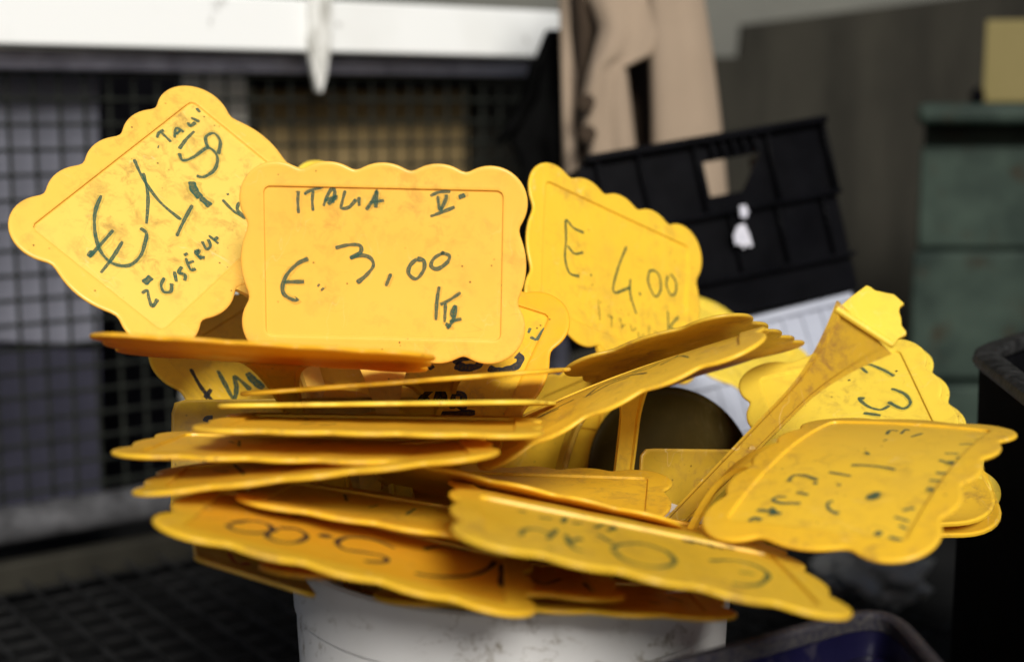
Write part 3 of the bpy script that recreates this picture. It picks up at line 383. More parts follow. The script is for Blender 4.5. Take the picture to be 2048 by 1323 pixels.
  {'scale': 1, 'stem': False, 'loc': [-0.1084, 0.5684, 0.3101], 'quat': [-0.09557, 0.17309, 0.12462, 0.9723], 'bend': [0.0, 0.0, 0.0], 'size': (25, 38), 'corner': 5, 'label': 'small plain card with red mark under the upside-down 5.00 tag', 'tint': 'dull', 'panel': 'dull', 'tip': None, 'back': False, 'strokes': [[2.4, 'red', [[8.4, -35.1], [7.9, -2.9], [5.4, 5.9], [0.1, -15.3]]]]},
  {'scale': 1, 'stem': False, 'loc': [-0.1062, 0.6851, 0.3274], 'quat': [0.7904, 0.61247, 0.00387, 0.01158], 'bend': [-0.0, -0.0, -0.0], 'size': (62, 30), 'corner': 5, 'label': 'plain rectangular card with black marks standing at the left of the stack', 'tint': 'dull', 'panel': 'dull', 'tip': None, 'back': False, 'strokes': [[2.4, 'black', [[-45.4, 19.0], [-44.5, 20.8], [-41.6, 21.1]]], [2.4, 'black', [[-46.5, -0.1], [-44.4, -0.8]]], [2.4, 'black', [[-38.6, 0.2], [-30.5, 0.3]]]]},  # dull tint carries the shade this card stands in, besides dirt
  {'scale': 1, 'stem': True, 'loc': [0.0903, 0.7775, 0.2953], 'quat': [0.81521, 0.56066, 0.08229, 0.11965], 'bend': [0.0, 0.0, 0.0], 'size': (50, 50), 'corner': 5, 'label': 'round tag with shade painted in as dark brown, deep in the middle of the bucket', 'tint': 'brown', 'panel': 'brown', 'tip': None, 'back': False, 'strokes': []},
  {'scale': 1, 'stem': True, 'loc': [0.0517, 0.84, 0.3062], 'quat': [0.58644, 0.6832, 0.28982, 0.32456], 'bend': [0.0, 0.0, 0.0], 'size': None, 'corner': 5, 'label': 'dirty yellow tag deep behind the stems, under the E. 4.00 tag', 'tint': 'dull', 'panel': 'dull', 'tip': None, 'back': False, 'strokes': []},
  {'scale': 1, 'stem': True, 'loc': [0.0172, 0.7764, 0.2878], 'quat': [0.68285, 0.65046, 0.30849, 0.12431], 'bend': [0.0, 0.0, 0.0], 'size': None, 'corner': 5, 'label': 'shadowed yellow tag in the centre of the bucket behind the level edges', 'tint': 'amber', 'panel': 'amber', 'tip': None, 'back': False, 'strokes': []},
]
for i, d in enumerate(TAGS): price_tag(d, 100 + i)

# the broken tag: a torn scrap of plate left on its long neck
def broken_tag():
    a, b_ = P(1674, 619, .625), P(1784, 690, .615); s0 = (a + b_) / 2; end = P(1352, 1040, .675)
    x = (b_ - a).normalized(); t = (end - s0).normalized(); x = (x - t * x.dot(t) * .6).normalized()
    up = -t; n = x.cross(up).normalized()
    if n.y > 0: n = -n
    root = empty('broken_price_tag', s0); tag(root, 'long bare yellow stem with a torn scrap of broken tag on top', 'price tag', GROUP)
    mat = TINT['lemon']
    stem(root, TINT['dull'], Vector((0, 0, 0)), t, x, (end + (end - s0).normalized() * .06) - s0, -n, wtop=16.5, wrod=4.9, fan=.046, lead=.11, flip=-1)  # darker tint puts the rod's shaded side into its colour
    pn = Vector((-.25, -.80, .55)).normalized()
    px = [(1672, 619), (1700, 594), (1733, 570), (1741, 573), (1750, 580), (1772, 585), (1788, 588), (1797, 596), (1808, 606), (1799, 613), (1798, 622), (1802, 636), (1803, 650), (1812, 662), (1812, 668), (1797, 675), (1785, 692)]
    poly = [on_plane(u, v, s0, pn) - s0 for u, v in px]
    mb = MB(); mb.prism(poly, -pn * .0022); mb.build('torn_plate', mat, root, bevel=.0003, smooth=True)
    mb = MB(); cr = [a - s0 + pn * .0006, b_ - s0 + pn * .0006]; mb.tube([cr[0], (cr[0] + cr[1]) / 2, cr[1]], .0016, 8); mb.build('fold_ridge', mat, root)
    return root
broken_tag()

# ---------------------------------------------------------------- white bucket
def lathe(name, prof, cx, cy, mat, parent, n=96):
    v = [(r * math.cos(2 * math.pi * j / n), r * math.sin(2 * math.pi * j / n), z) for r, z in prof for j in range(n)]
    f = [(i * n + j, i * n + (j + 1) % n, (i + 1) * n + (j + 1) % n, (i + 1) * n + j) for i in range(len(prof) - 1) for j in range(n)]
    return mesh(name, v, f, mat, parent, angle=28)
m = Mat('dirty_white_plastic')
c = m.mix(m.noise(9, 3), (.72, .71, .70), (.63, .62, .60))
def contour(n_, p, w_): return m.ramp(n_, [(p - w_, (0, 0, 0)), (p, (1, 1, 1)), (p + w_, (0, 0, 0))])
st = m.mul(m.f(m.noise(95, 9, .75, dist=.6), .54, .62), m.f(m.noise(15, 4), .50, .58))
c = m.mix(m.mul(st, .75), c, (.20, .16, .10))
ln = m.mul(contour(m.noise(16, 6, .65, stretch=(1, 1, 2.2), dist=.5), .5, .006), m.f(m.noise(13, 3), .48, .55))
c = m.mix(m.mul(ln, .7), c, (.20, .16, .11)); c = m.mix(m.mul(m.f(m.noise(9, 5, .6), .45, .75), .35), c, (.50, .48, .44))
m.col(c).rough(.42).bump(m.noise(14, 4), .3, .002); WHITE_PL = m.m
bk = empty('bucket', (0, .652, 0)); tag(bk, 'dirty white round plastic bucket holding all the yellow price tags', 'bucket')
lathe('wall', [(.001, .004), (.001, 0), (.091, 0), (.1019, .262), (.1019, .2695), (.0958, .2695), (.083, .005), (.001, .004)], 0, 0, WHITE_PL, bk)
lathe('rim', [(.0958, .270), (.0985, .2702), (.1026, .2702), (.1031, .2708), (.1042, .2930), (.1036, .2965), (.1015, .2975), (.0985, .2968), (.0962, .2950), (.0956, .2720), (.0958, .270)], 0, 0, WHITE_PL, bk)
lathe('ridge', [(.1016, .232), (.1023, .2324), (.1024, .2350), (.1017, .2355), (.1016, .232)], 0, 0, WHITE_PL, bk)

# ---------------------------------------------------------------- ground and backdrop
m = Mat('dark_wet_ground'); m.col(m.ramp(m.noise(12, 7, .65), [(.3, (.002, .002, .002)), (.7, (.008, .008, .008))])).rough(.9).bump(m.noise(60, 6), .4, .004)
G = MB(); G.add([(-30, -30, 0), (30, -30, 0), (30, 30, 0), (-30, 30, 0)], [(0, 1, 2, 3)]); tag(G.build('ground', m.m, smooth=False), kind='structure')
m = Mat('grey_plaster'); m.col(m.ramp(m.noise(2.2, 5), [(.3, (.08, .08, .072)), (.7, (.115, .115, .10))])).rough(.9).bump(m.noise(30, 5), .3, .003); PLASTER = m.m
W = MB(); W.box((-6, 3.4, 0), (12, 0, 0), (0, .2, 0), (0, 0, 3.2)); tag(W.build('wall', PLASTER, smooth=False), 'plain grey plaster wall far behind the stall', 'wall')

m = Mat('brown_board'); c = m.ramp(m.noise(5, 5, .6, stretch=(3, 3, .7)), [(.25, (.010, .0092, .0068)), (.75, (.026, .024, .018))]); m.col(c).rough(.8); BOARD = m.m
bpx = [(1060, 118), (1478, 114), (1484, 50), (1870, 0), (2500, -90), (2500, 1000), (1060, 1000)]
pn = Vector((0, -1, 0)); q0 = P(1500, 200, 2.6)
mb = MB(); mb.prism([on_plane(u, v, q0, pn) for u, v in bpx], (0, .03, 0)); tag(mb.build('backdrop_board', BOARD, smooth=False), 'large dark brown board leaning behind the jacket and crates', 'board')

# ---------------------------------------------------------------- wire cage at the left
D = Vector((.81, .586, 0)).normalized(); NW = Vector((D.y, -D.x, 0))          # along the cage, and out of it towards the viewer
W0 = P(0, 600, 1.40)
def wl(u, v, back=0): return on_plane(u, v, W0 - NW * back, NW)
def wpt(t, z, out=0): return Vector((W0.x, W0.y, 0)) + D * t + Vector((0, 0, z)) + NW * out
m = Mat('dull_steel'); m.col(m.ramp(m.noise(30, 6, .65), [(.3, (.22, .22, .27)), (.7, (.46, .46, .56))])).rough(.45); m.b.inputs['Metallic'].default_value = .45; STEEL = m.m
m = Mat('blackened_steel'); m.col(m.ramp(m.noise(30, 6, .65), [(.3, (.015, .015, .016)), (.7, (.085, .085, .09))])).rough(.6); DSTEEL = m.m
m = Mat('dark_wire'); m.col(m.ramp(m.noise(40, 4), [(.3, (.006, .007, .006)), (.7, (.020, .022, .018))])).rough(.6); WIRE = m.m
m = Mat('chipped_white_paint'); c = m.mix(m.f(m.noise(22, 7, .7), .62, .68), (.66, .67, .66), (.10, .09, .07)); c = m.mix(m.mul(m.f(m.noise(6, 4), .5, .8), .35), c, (.42, .41, .37)); m.col(c).rough(.6); WPAINT = m.m
cage = empty('wire_cage', wpt(0, 0)); tag(cage, 'dark wire mesh cage with a grey steel frame behind the tags', 'cage')
def cadd(mb, name, mat, **k):
    mb.v = [q - cage.location for q in mb.v]; return mb.build(name, mat, cage, **k)
ztop = wl(0, 118).z; zbot = wl(0, 1050).z; t1 = (wl(1110, 300) - W0).dot(D); t0 = -.12
h = .5 * (wl(0, 98).z - wl(0, 140).z)
cadd(MB().box(wpt(t0, ztop - h, -.004), D * (t1 - t0), NW * .020, Vector((0, 0, 2 * h))), 'top_rail', STEEL, bevel=.003)
cadd(MB().tube([wpt(t0, zbot, .006), wpt(t1 * .5, zbot, .006), wpt(t1, zbot, .006)], .019, 14), 'bottom_rail', DSTEEL)
cadd(MB().box(wpt(t0, zbot - .062, .012), D * (t1 - t0), NW * .02, Vector((0, 0, .030))), 'lower_rail', BOARD, bevel=.003)
cadd(MB().box(wpt(t1 - .004, zbot - .04, -.012), D * .022, NW * .02, Vector((0, 0, ztop - zbot))), 'post', STEEL, bevel=.002)
mbw = MB().tube([(0, 0, 0), (0, 0, ztop - zbot)], .0021, 6); wv = None; t = t0 + .01; i = 0
L = []
while t < t1 - .01:
    if wv is None:
        wv = mesh('wire', mbw.v, mbw.f, WIRE, cage); o = wv
    else:
        o = wv.copy(); COL.objects.link(o); o.parent = cage
    o.location = wpt(t, zbot, 0) - cage.location; t += .0255; i += 1
mbw = MB().tube([Vector((0, 0, 0)), D * (t1 - t0)], .0021, 6); wh = None; z = zbot + .03
while z < ztop - .005:
    if wh is None: wh = mesh('wire', mbw.v, mbw.f, WIRE, cage); o = wh
    else: o = wh.copy(); COL.objects.link(o); o.parent = cage
    o.location = wpt(t0, z, .0052) - cage.location; z += .0245
# floor grille in front of it
g = empty('floor_grille', wpt(.1, .03, .25)); tag(g, 'dark wire floor grille lying in front of the cage', 'grille')
m = Mat('grimy_wire'); m.col(m.ramp(m.noise(20, 4), [(.35, (.003, .003, .003)), (.7, (.022, .022, .022))])).rough(.5); GW = m.m
def gadd(name, a, b, r=.0021):
    return mesh(name, *(lambda q: (q.v, q.f))(MB().tube([a, b], r, 6)), GW, g)
gw = None
for k in range(26):
    if gw is None: gw = gadd('wire', Vector((0, 0, 0)), NW * .62); o = gw
    else: o = gw.copy(); COL.objects.link(o); o.parent = g
    o.location = wpt(-.25 + k * .034, .045, .07) - g.location
gh = None
for k in range(18):
    if gh is None: gh = gadd('wire', Vector((0, 0, 0)), D * .88); o = gh
    else: o = gh.copy(); COL.objects.link(o); o.parent = g
    o.location = wpt(-.26, .041, .09 + k * .034) - g.location

# white beam above the cage, with the pointed bracket hanging from it
zb0, zb1 = wl(0, 94).z, wl(0, -22).z
tb = (wl(1118, 60) - W0).dot(D)
mb = MB().box(wpt(-.3, zb0, .006), D * (tb + .3), NW * .045, Vector((0, 0, zb1 - zb0)))
tag(mb.build('beam', WPAINT, bevel=.003), 'chipped white painted beam along the top left', 'beam')
mb = MB(); bp = [wl(u, v, -.06) for u, v in ((622, -40), (668, -40), (664, 90), (655, 150), (646, 186), (640, 186), (630, 150), (621, 90))]
m = Mat('weathered_white_wood'); c = m.mix(m.f(m.noise(30, 7, .7, stretch=(2, 2, .6)), .46, .62), (.58, .58, .55), (.16, .15, .12)); m.col(c).rough(.8)
mb.prism(bp, -NW * .012); tag(mb.build('bracket', m.m, bevel=.002), 'white pointed wooden bracket hanging in front of the beam', 'bracket')

# things stored behind the mesh
def slab(name, px, back, thick, mat, label, cat, bevel=.002):
    mb = MB().prism([wl(u, v, back) for u, v in px], -NW * thick); return tag(mb.build(name, mat, bevel=bevel, smooth=False), label, cat)
m = Mat('blue_grey_sheet'); m.col(m.ramp(m.noise(4, 4), [(.3, (.10, .103, .13)), (.7, (.16, .163, .20))])).rough(.6); BG1 = m.m
m = Mat('pale_grey_sheet'); m.col(m.ramp(m.noise(5, 4), [(.3, (.46, .46, .41)), (.7, (.66, .64, .57))])).rough(.7); PG = m.m
m = Mat('dark_blue_sheet'); m.col(m.ramp(m.noise(4, 4), [(.3, (.018, .018, .028)), (.7, (.04, .04, .058))])).rough(.8); DBLUE = m.m
m = Mat('cardboard'); m.col(m.ramp(m.noise(5, 5), [(.3, (.19, .135, .060)), (.7, (.26, .19, .09))])).rough(.85); CB = m.m
m = Mat('black_plastic'); m.col(m.ramp(m.noise(30, 5), [(.3, (.0012, .0012, .0016)), (.7, (.003, .003, .004))])).rough(m.ramp(m.noise(18, 4), [(.3, (.20,) * 3), (.7, (.40,) * 3)])); m.b.inputs['Specular IOR Level'].default_value = .5; m.b.inputs['IOR'].default_value = 1.12; BLK = m.m
slab('metal_sheet', [(-120, 100), (198, 100), (203, 690), (-120, 680)], .05, .01, BG1, 'blue grey metal sheet behind the left end of the cage', 'sheet')
slab('metal_sheet', [(-120, 690), (203, 700), (206, 1040), (-120, 1040)], .06, .01, DBLUE, 'dark grey metal sheet low behind the left end of the cage', 'sheet')
slab('plank', [(366, 110), (500, 115), (500, 1000), (372, 1000)], .07, .015, PG, 'pale grey board standing upright behind the cage', 'board')
slab('cardboard_box', [(524, 178), (938, 178), (938, 520), (524, 520)], .09, .25, CB, 'brown cardboard box behind the mesh above the €3,00 tag', 'box')
slab('wooden_board', [(512, 120), (950, 120), (950, 176), (512, 176)], .06, .05, BLK, 'black board across the top of the cardboard box', 'board')
slab('narrow_board', [(950, 120), (1062, 125), (1062, 560), (950, 560)], .08, .02, BOARD, 'narrow grey board right of the cardboard box', 'board')
slab('back_panel', [(-400, 90), (1120, 110), (1120, 1120), (-400, 1120)], .42, .02, BLK, 'black panel closing the back of the cage', 'panel')

# ---------------------------------------------------------------- hanging clothes
m = Mat('tan_cloth'); wv_ = m.n.new('ShaderNodeTexWave'); wv_.inputs['Scale'].default_value = 260; m.l(m.co, wv_.inputs[0])
m.col(m.mix(m.noise(9, 4), (.275, .212, .155), (.20, .152, .108))).rough(1).bump(wv_.outputs['Fac'], .2, .0005); m.b.inputs['Specular IOR Level'].default_value = .1; TAN = m.m
m = Mat('dark_lining'); m.col((.035, .024, .016)).rough(.9); LIN = m.m
m = Mat('black_cloth'); m.col(m.ramp(m.noise(12, 4), [(.3, (.002, .002, .002)), (.7, (.005, .005, .005))])).rough(1); m.b.inputs['Specular IOR Level'].default_value = 0; BCL = m.m
ZJ = 1.42
jk = empty('jacket', P(1280, 420, ZJ)); tag(jk, 'tan cloth jacket with dark buttons hanging behind the black crate', 'jacket')
def lerp_edges(L, Rr, t):
    def at(E):
        for (v0, u0), (v1, u1) in zip(E, E[1:]):
            if t <= v1: k = (t - v0) / (v1 - v0); return u0 + (u1 - u0) * k
        return E[-1][1]
    return at(L), at(Rr)
def cloth(name, L, Rr, v0, v1, Z, mat, fold, depth, nu=28, nv=50, parent=jk, round_=.02):
    def fn(a, b):
        v = v0 + (v1 - v0) * b; l, r = lerp_edges(L, Rr, v); u = l + (r - l) * a
        z = Z + round_ * (2 * a - 1) ** 2 - depth * (math.sin(fold[0] * a * 4.2 + fold[1] + b * 1.2) * .45 + 1.6 * noise.noise(Vector((a * 2.2, b * 2.4, fold[1]))))
        return P(u, v, z) - parent.location
    return grid(name, fn, nu, nv, mat, parent, .003)
cloth('front', [(-200, 1185), (0, 1176), (60, 1196), (150, 1172), (210, 1160), (260, 1165), (340, 1182), (480, 1195)], [(-200, 1400), (60, 1335), (112, 1310), (134, 1254), (200, 1262), (300, 1274), (480, 1290)], -200, 470, ZJ - .01, TAN, (1.3, .5), .012)
cloth('inner_front', [(-200, 1112), (150, 1122), (300, 1124), (480, 1130)], [(-200, 1200), (60, 1190), (150, 1168), (300, 1172), (480, 1200)], -200, 470, ZJ + .012, TAN, (1.1, 2.2), .008)
cloth('lapel_lining', [(-200, 1128), (60, 1140), (150, 1150), (260, 1148), (480, 1158)], [(-200, 1185), (0, 1182), (60, 1198), (150, 1176), (210, 1164), (270, 1172), (480, 1192)], -200, 470, ZJ + .002, LIN, (.7, 1.2), .004)
cloth('back_lining', [(-200, 1180), (480, 1190)], [(-200, 1330), (100, 1310), (480, 1330)], -200, 470, ZJ + .07, LIN, (1, 1), .004)
def slv(a, b):
    v = -220 + 680 * b; uc = 1322 + 50 * b + 12 * math.sin(b * 3); hw = 46 + 36 * b; an = a * 2 * math.pi
    rr = 1 + .07 * math.sin(3 * an + 1.4 * b) + .035 * math.sin(5 * an + 2 * b + 1)
    return P(uc + hw * math.cos(an) * rr, v, ZJ + .015 - .03 * math.sin(an) * rr) - jk.location
grid('sleeve', slv, 40, 40, TAN, jk, .003)
for (u, v) in ((1173, 205), (1176, 268)):
    mb = MB(); mb.tube([P(u, v, ZJ - .018) - jk.location, P(u, v, ZJ - .026) - jk.location], .0085, 16); mb.build('button', LIN, jk, bevel=.001)
bc = empty('black_garment', P(1085, 400, 1.5)); tag(bc, 'ragged black cloth hanging left of the tan jacket', 'cloth')
cloth('hanging_cloth', [(90, 1080), (160, 1052), (240, 1030), (285, 1018), (330, 1042), (420, 1036)], [(90, 1140), (300, 1140), (420, 1130)], 60, 420, 1.48, BCL, (2, .5), .012, parent=bc)
cloth('loose_strip', [(120, 1060), (200, 1040), (250, 1010), (285, 990)], [(120, 1085), (200, 1075), (250, 1048), (285, 1006)], 120, 288, 1.46, BCL, (1, .1), .004, nu=8, nv=16, parent=bc)

# ---------------------------------------------------------------- tilted black crate and the white crate under it
cr = empty('black_crate', P(1450, 600, 1.16)); tag(cr, 'black plastic crate tipped on top of the white crate', 'crate', 'plastic crates around the bucket')
TLc, TRc, BRc = P(1168, 320, 1.14), P(1640, 240, 1.20), P(1688, 582, 1.19)
ex = (TRc - TLc); ey0 = (BRc - TRc); wx = ex.length; hy = ey0.length; ex.normalize(); ey = (ey0 - ex * ey0.dot(ex)).normalized(); en = ex.cross(ey).normalized()
if en.y < 0: en = -en                                       # points away from the viewer
def cp(a, b, d=0): return TLc + ex * (a * wx) + ey * (b * hy) + en * d - cr.location
def cb(mb, a0, b0, a1, b1, d0, d1): return mb.box(cp(a0, b0, d0), ex * ((a1 - a0) * wx), ey * ((b1 - b0) * hy), en * (d1 - d0))
hol = (.47, .125, .717, .325)
mb = MB()                                                     # front side as four sheets round the hand hole (with a cut corner)
cb(mb, 0, 0, 1, hol[1], 0, .003); cb(mb, 0, hol[1], hol[0], hol[3], 0, .003); cb(mb, hol[2], hol[1], 1, hol[3], 0, .003); cb(mb, 0, hol[3], 1, 1, 0, .003)
mb.prism([cp(hol[2], hol[1], .0005), cp(hol[2], hol[3], .0005), cp(hol[2] - .11, hol[3], .0005)], en * .002)
mb.prism([cp(0, .0, .0005), cp(0, 1, .0005), cp(-.10, 1, .0005), cp(-.06, .14, .0005)], en * .002)
mb.build('side', BLK, cr, smooth=False)
mb = MB(); cb(mb, -.005, -.015, 1.01, .03, -.010, .006); mb.build('top_lip', BLK, cr, bevel=.0015)
for b in (.415, .78): mb = MB(); cb(mb, -.05, b, 1.005, b + .028, -.009, -.0005); mb.build('rib', BLK, cr, bevel=.001)
for a in (.03, .20, .43, .74, .985):
    mb = MB(); cb(mb, a, .03, a + .018, .415, -.007, -.0005); mb.build('rib', BLK, cr, bevel=.001)
for a in (.50, .545, .59, .635, .68): mb = MB(); cb(mb, a, .03, a + .014, .112, -.008, -.0005); mb.build('rib', BLK, cr, bevel=.0008)
for a in (.12, .32, .52, .72, .92): mb = MB(); cb(mb, a, .445, a + .012, .78, -.006, -.0005); mb.build('rib', BLK, cr, bevel=.0008)
mb = MB(); cb(mb, 0, .02, .01, 1, .003, .14); mb.build('end_wall', BLK, cr, smooth=False)
mb = MB(); cb(mb, .99, .02, 1, 1, .003, .14); mb.build('end_wall', BLK, cr, smooth=False)
mb = MB(); cb(mb, 0, .985, 1, 1, .003, .14); mb.build('bottom', BLK, cr, smooth=False)
m = Mat('white_splash'); m.col(m.ramp(m.noise(60, 3), [(.4, (.32, .32, .38)), (.7, (.5, .5, .54))])).rough(.6); SPL = m.m
mb = MB()
def blob(px, th=.0012):
    q = [on_plane(u, v, TLc - en * .0095, en) - cr.location for u, v in px]; mb.prism(q, -en * th)
blob([(1478, 412), (1490, 410), (1496, 424), (1492, 436), (1480, 434)]); blob([(1474, 452), (1488, 447), (1498, 470), (1504, 492), (1497, 494), (1493, 486), (1486, 498), (1480, 488), (1470, 490), (1466, 472)])
mb.build('paint_splash', SPL, cr, smooth=False)
m = Mat('pale_blue_grey_plastic'); m.col(m.ramp(m.noise(20, 5), [(.3, (.20, .215, .27)), (.7, (.30, .32, .38))])).rough(.5); PBG = m.m
wc = empty('white_crate', P(1500, 800, 1.22)); tag(wc, 'pale blue white ribbed crate under the tipped black crate', 'crate', 'plastic crates around the bucket')
a_, b_, c_ = P(1230, 700, 1.16), P(1700, 585, 1.20), P(1700, 900, 1.17)
e1 = (b_ - a_); e2 = (c_ - b_); e2 = (e2 - e1 * (e2.dot(e1) / e1.length_squared)); e3 = e1.cross(e2).normalized()
if e3.y < 0: e3 = -e3
mb = MB().box(a_ - wc.location, e1, e2, e3 * .12); mb.build('body', PBG, wc, bevel=.002)
for k in range(12): mb = MB().box(a_ - wc.location + e1 * (k / 12 + .02) - e3 * .0016, e1 * .03, e2, e3 * .0014); mb.build('rib', PBG, wc, bevel=.0008)
for k in (.0, .33, .66): mb = MB().box(a_ - wc.location + e2 * k - e3 * .0040, e1, e2 * .06, e3 * .0022); mb.build('rib', PBG, wc, bevel=.0008)

# ---------------------------------------------------------------- green cabinet with the tan box
m = Mat('rusty_green_paint'); c = m.mix(m.f(m.noise(9, 6, .65), .36, .64), (.030, .045, .035), (.010, .017, .014)); c = m.mix(m.f(m.noise(15, 6, .7), .55, .68), c, (.020, .012, .005)); m.col(c).rough(.55).bump(m.noise(14, 4), .2, .003); GRN = m.m
gc = empty('green_cabinet', P(1940, 900, 1.75)); tag(gc, 'rusty dark green metal cabinet at the right edge', 'cabinet')
def gbox(name, u0, v0, u1, v1, Z, depth, mat=GRN, bevel=.004):
    A = P(u0, v0, Z); B = P(u1, v0, Z); Cc = P(u0, v1, Z); dz = Vector((0, 0, -1)) * (A.z - Cc.z)
    return MB().box(A - gc.location, B - A, dz, Vector((ray(u0, v0).x * 1.06, ray(u0, v0).y, 0)).normalized() * depth).build(name, mat, gc, bevel=bevel)
gbox('carcass', 1850, 238, 2300, 1050, 1.76, .4); gbox('top', 1836, 207, 2310, 250, 1.68, .45, bevel=.008)
gbox('drawer', 1842, 292, 2300, 500, 1.735, .02); gbox('drawer', 1826, 504, 2300, 766, 1.72, .03); gbox('drawer', 1822, 772, 2300, 1020, 1.72, .03)
m = Mat('tan_box_card'); m.col(m.ramp(m.noise(3, 4), [(.3, (.12, .10, .038)), (.7, (.16, .13, .055))])).rough(.8)
A = P(1972, 40, 1.85); B = P(2200, 38, 1.85); dz = Vector((0, 0, P(1972, 206, 1.85).z - A.z))
mb = MB().box(A, B - A, dz, Vector((ray(1972, 40).x * 1.06, ray(1972, 40).y, 0)).normalized() * .15); 
tag(mb.build('storage_box', m.m, bevel=.003, smooth=False), 'plain tan box standing on top of the green cabinet', 'box')
mb = MB().tube([P(1955, 206, 1.84), P(1955, 190, 1.84), P(1958, 176, 1.84)], [.008, .010, .005], 12); tag(mb.build('knob', BLK), 'small black knob standing left of the tan box', 'knob')

m = Mat('matt_black_plastic'); m.col(m.ramp(m.noise(30, 5), [(.3, (.002, .002, .0025)), (.7, (.005, .005, .006))])).rough(.9); m.b.inputs['Specular IOR Level'].default_value = .02; MBLK = m.m
# ---------------------------------------------------------------- open crates in front: black at the right, blue below
def open_crate(name, label, corner, A, B, lenA, lenB, height, rimw, mat, rimmat, bev, far=True):
    """corner at rim height; A and B run along the two walls; rounded at the corner"""
    root = empty(name, Vector((corner.x, corner.y, corner.z - height))); tag(root, label, 'crate', 'plastic crates around the bucket')
    A = Vector(A).normalized(); B = Vector(B).normalized(); r = bev; path = [A * lenA]
    p0, p2 = A * r, B * r
    for k in range(13): t = k / 12; path.append(p0 * (1 - t) ** 2 + p2 * t * t)
    path.append(B * lenB); path.append(A * lenA + B * lenB); n = len(path); inw = (A + B).normalized()
    c = (A * lenA + B * lenB) / 2; z = height; v = []; f = []
    def nin(i):
        a, b = path[i - 1], path[(i + 1) % n]; t = (b - a).normalized(); q = Vector((-t.y, t.x, 0)); return q if q.dot(c - path[i]) > 0 else -q
    prof = [(0, z - .004), (0, z), (.002, z + .003), (rimw - .002, z + .003), (rimw, z), (rimw, z - .008), (.0035 + .002, z - .010), (.0045, z - .010), (.012, .006), (.012, .002), (.008, .002), (.0035, z - .014), (.0015, z - .014)]
    return root, path, nin, c
def sweep(path, nin, prof, name, mat, root, closed=True):
    n = len(path); m_ = len(prof); v = []; f = []
    for i, p in enumerate(path):
        q = nin(i)
        for d, z in prof: v.append(p + q * d + Vector((0, 0, z)))
    for i in range(n if closed else n - 1):
        for j in range(m_): a = i * m_ + j; b = i * m_ + (j + 1) % m_; a2 = ((i + 1) % n) * m_ + j; b2 = ((i + 1) % n) * m_ + (j + 1) % m_; f.append((a, b, b2, a2))
    return mesh(name, v, f, mat, root, angle=35)
m = Mat('dusty_rim_black'); m.col(m.ramp(m.noise(120, 7, .75), [(.35, (.002, .002, .002)), (.7, (.035, .035, .035))])).rough(.6).bump(m.noise(300, 4), .5, .0008); DUSTB = m.m
H = .38; corner = P(1946, 700, .86)
root, path, nin, cc = open_crate('black_crate', 'tall black open crate cut by the right edge of the photo', corner, P(2048, 765, .74) - corner, P(2048, 668, .92) - corner, .42, .34, H, .012, BLK, DUSTB, .028)
for i in range(len(path)): path[i].z = 0
sweep(path, nin, [(-.004, H - .004), (-.003, H), (.0, H + .002), (.010, H + .002), (.012, H - .001), (.010, H - .006), (-.003, H - .006)], 'rim', DUSTB, root)
sweep(path, nin, [(.0, H - .0065), (.006, H - .0065), (.012, .006), (.006, .006)], 'wall', MBLK, root)
sweep(path, nin, [(-.008, H - .07), (.001, H - .064), (.001, .02), (-.008, .02)], 'base_band', MBLK, root)
m = Mat('navy_plastic'); c = m.ramp(m.noise(25, 5), [(.3, (.002, .002, .012)), (.7, (.005, .004, .022))]); sd_ = m.mul(m.f(m.noise(45, 6, .7), .55, .68), .5); c = m.mix(sd_, c, (.05, .045, .05)); m.col(c).rough(.32); NAVY = m.m
m = Mat('dusty_rim_navy'); c = m.ramp(m.noise(420, 8, .8), [(.36, (.006, .006, .016)), (.68, (.05, .046, .042))]); m.col(c).rough(.65).bump(m.noise(300, 4), .6, .001); DUSTN = m.m
zr = P(1750, 1209, .585).z; corner = on_z(1775, 1200, zr); pa = on_z(1337, 1321, zr); pb = on_z(1879, 1319, zr); H = zr
root, path, nin, cc = open_crate('blue_crate', 'dark navy blue open crate with a dusty rim at the lower right', corner, pa - corner, pb - corner, .24, .24, H, .012, NAVY, DUSTN, .032)
for i in range(len(path)): path[i].z = 0
sweep(path, nin, [(-.002, H - .006), (-.0016, H - .001), (-.0005, H), (.003, H), (.0042, H - .0015), (.0036, H - .007), (-.0016, H - .007)], 'rim', DUSTN, root)
sweep(path, nin, [(.0, H - .0075), (.0035, H - .0075), (.010, .006), (.006, .006)], 'wall', NAVY, root)
A = (pa - corner).normalized(); B = (pb - corner).normalized(); inn = (A + B).normalized()
lug = corner + inn * .026 - root.location
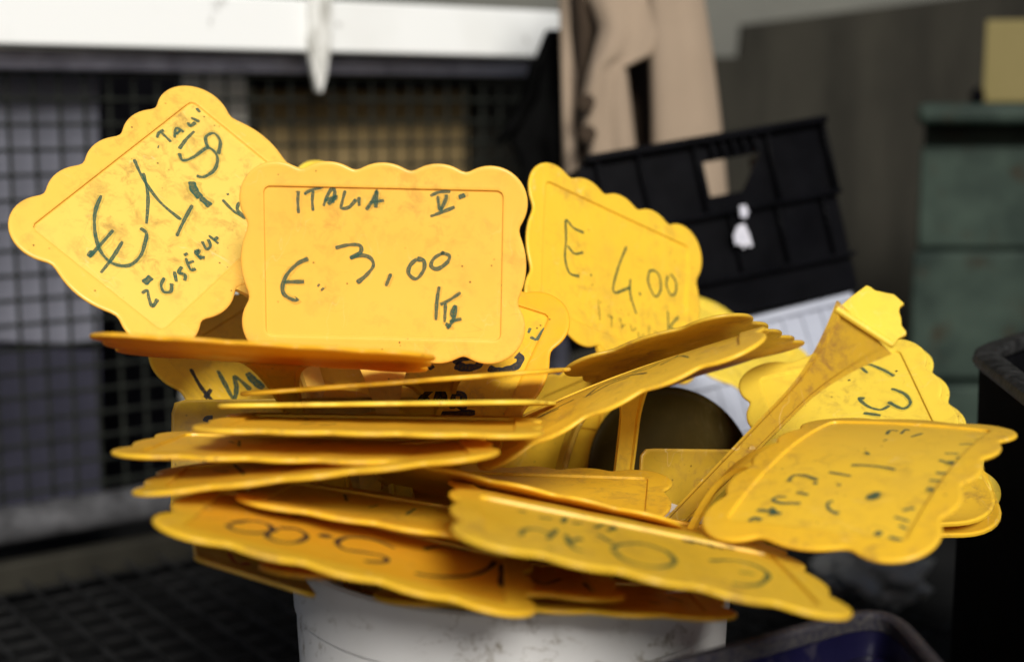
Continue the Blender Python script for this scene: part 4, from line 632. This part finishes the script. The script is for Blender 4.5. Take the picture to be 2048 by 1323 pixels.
mb = MB(); mb.tube([lug + Vector((0, 0, -.09)), lug + Vector((0, 0, -.03)), lug + Vector((0, 0, -.020)), lug + Vector((0, 0, -.016))], [.016, .015, .012, .003], 20); mb.build('stacking_lug', NAVY, root, angle=40)
m = Mat('dry_sand'); m.col(m.ramp(m.noise(200, 6), [(.3, (.07, .05, .03)), (.7, (.20, .14, .09))])).rough(.95).bump(m.noise(400, 3), .8, .001)
def sand(a, b):
    r = .020 * b; an = 2 * math.pi * a; p = corner + inn * .012 - root.location; k = (1 - b) ** .7
    return p + Vector((r * math.cos(an), r * math.sin(an) * .8, -.034 + .014 * k + .002 * noise.noise(Vector((a * 6, b * 5, 1)))))
grid('sand', sand, 24, 8, m.m, root, .001)

# crumpled grey plastic on the ground in the gap at the right
m = Mat('crumpled_film'); m.col((.20, .20, .19)).rough(.35)
tp = m.n.new('ShaderNodeBsdfTransparent'); mx = m.n.new('ShaderNodeMixShader'); mx.inputs[0].default_value = .75; m.l(tp.outputs[0], mx.inputs[1]); m.l(m.b.outputs[0], mx.inputs[2]); m.l(mx.outputs[0], m.out.inputs[0])
bc0 = on_z(1738, 1175, .03)
def crump(a, b):
    an = 2 * math.pi * a; ph = math.pi * b; d = Vector((math.sin(ph) * math.cos(an), math.sin(ph) * math.sin(an), math.cos(ph)))
    k = 1 + .55 * noise.noise(d * 2.2) + .28 * abs(noise.noise(d * 6)); return Vector((d.x * .048 * k, d.y * .04 * k, d.z * .032 * k))
o = grid('plastic_bag', crump, 40, 24, m.m, None, .0004); o.location = bc0 + Vector((0, 0, .01))
for q in ('grey_plaster', 'brown_board', 'dark_wet_ground', 'dark_wire', 'grimy_wire', 'blackened_steel', 'dark_blue_sheet', 'dusty_rim_black', 'dusty_rim_navy', 'rusty_green_paint', 'cardboard', 'dark_lining', 'tan_box_card'):
    bpy.data.materials[q].node_tree.nodes['Principled BSDF'].inputs['Specular IOR Level'].default_value = .12
tag(o, 'crumpled grey plastic bag lying in the dark gap right of the bucket', 'bag')
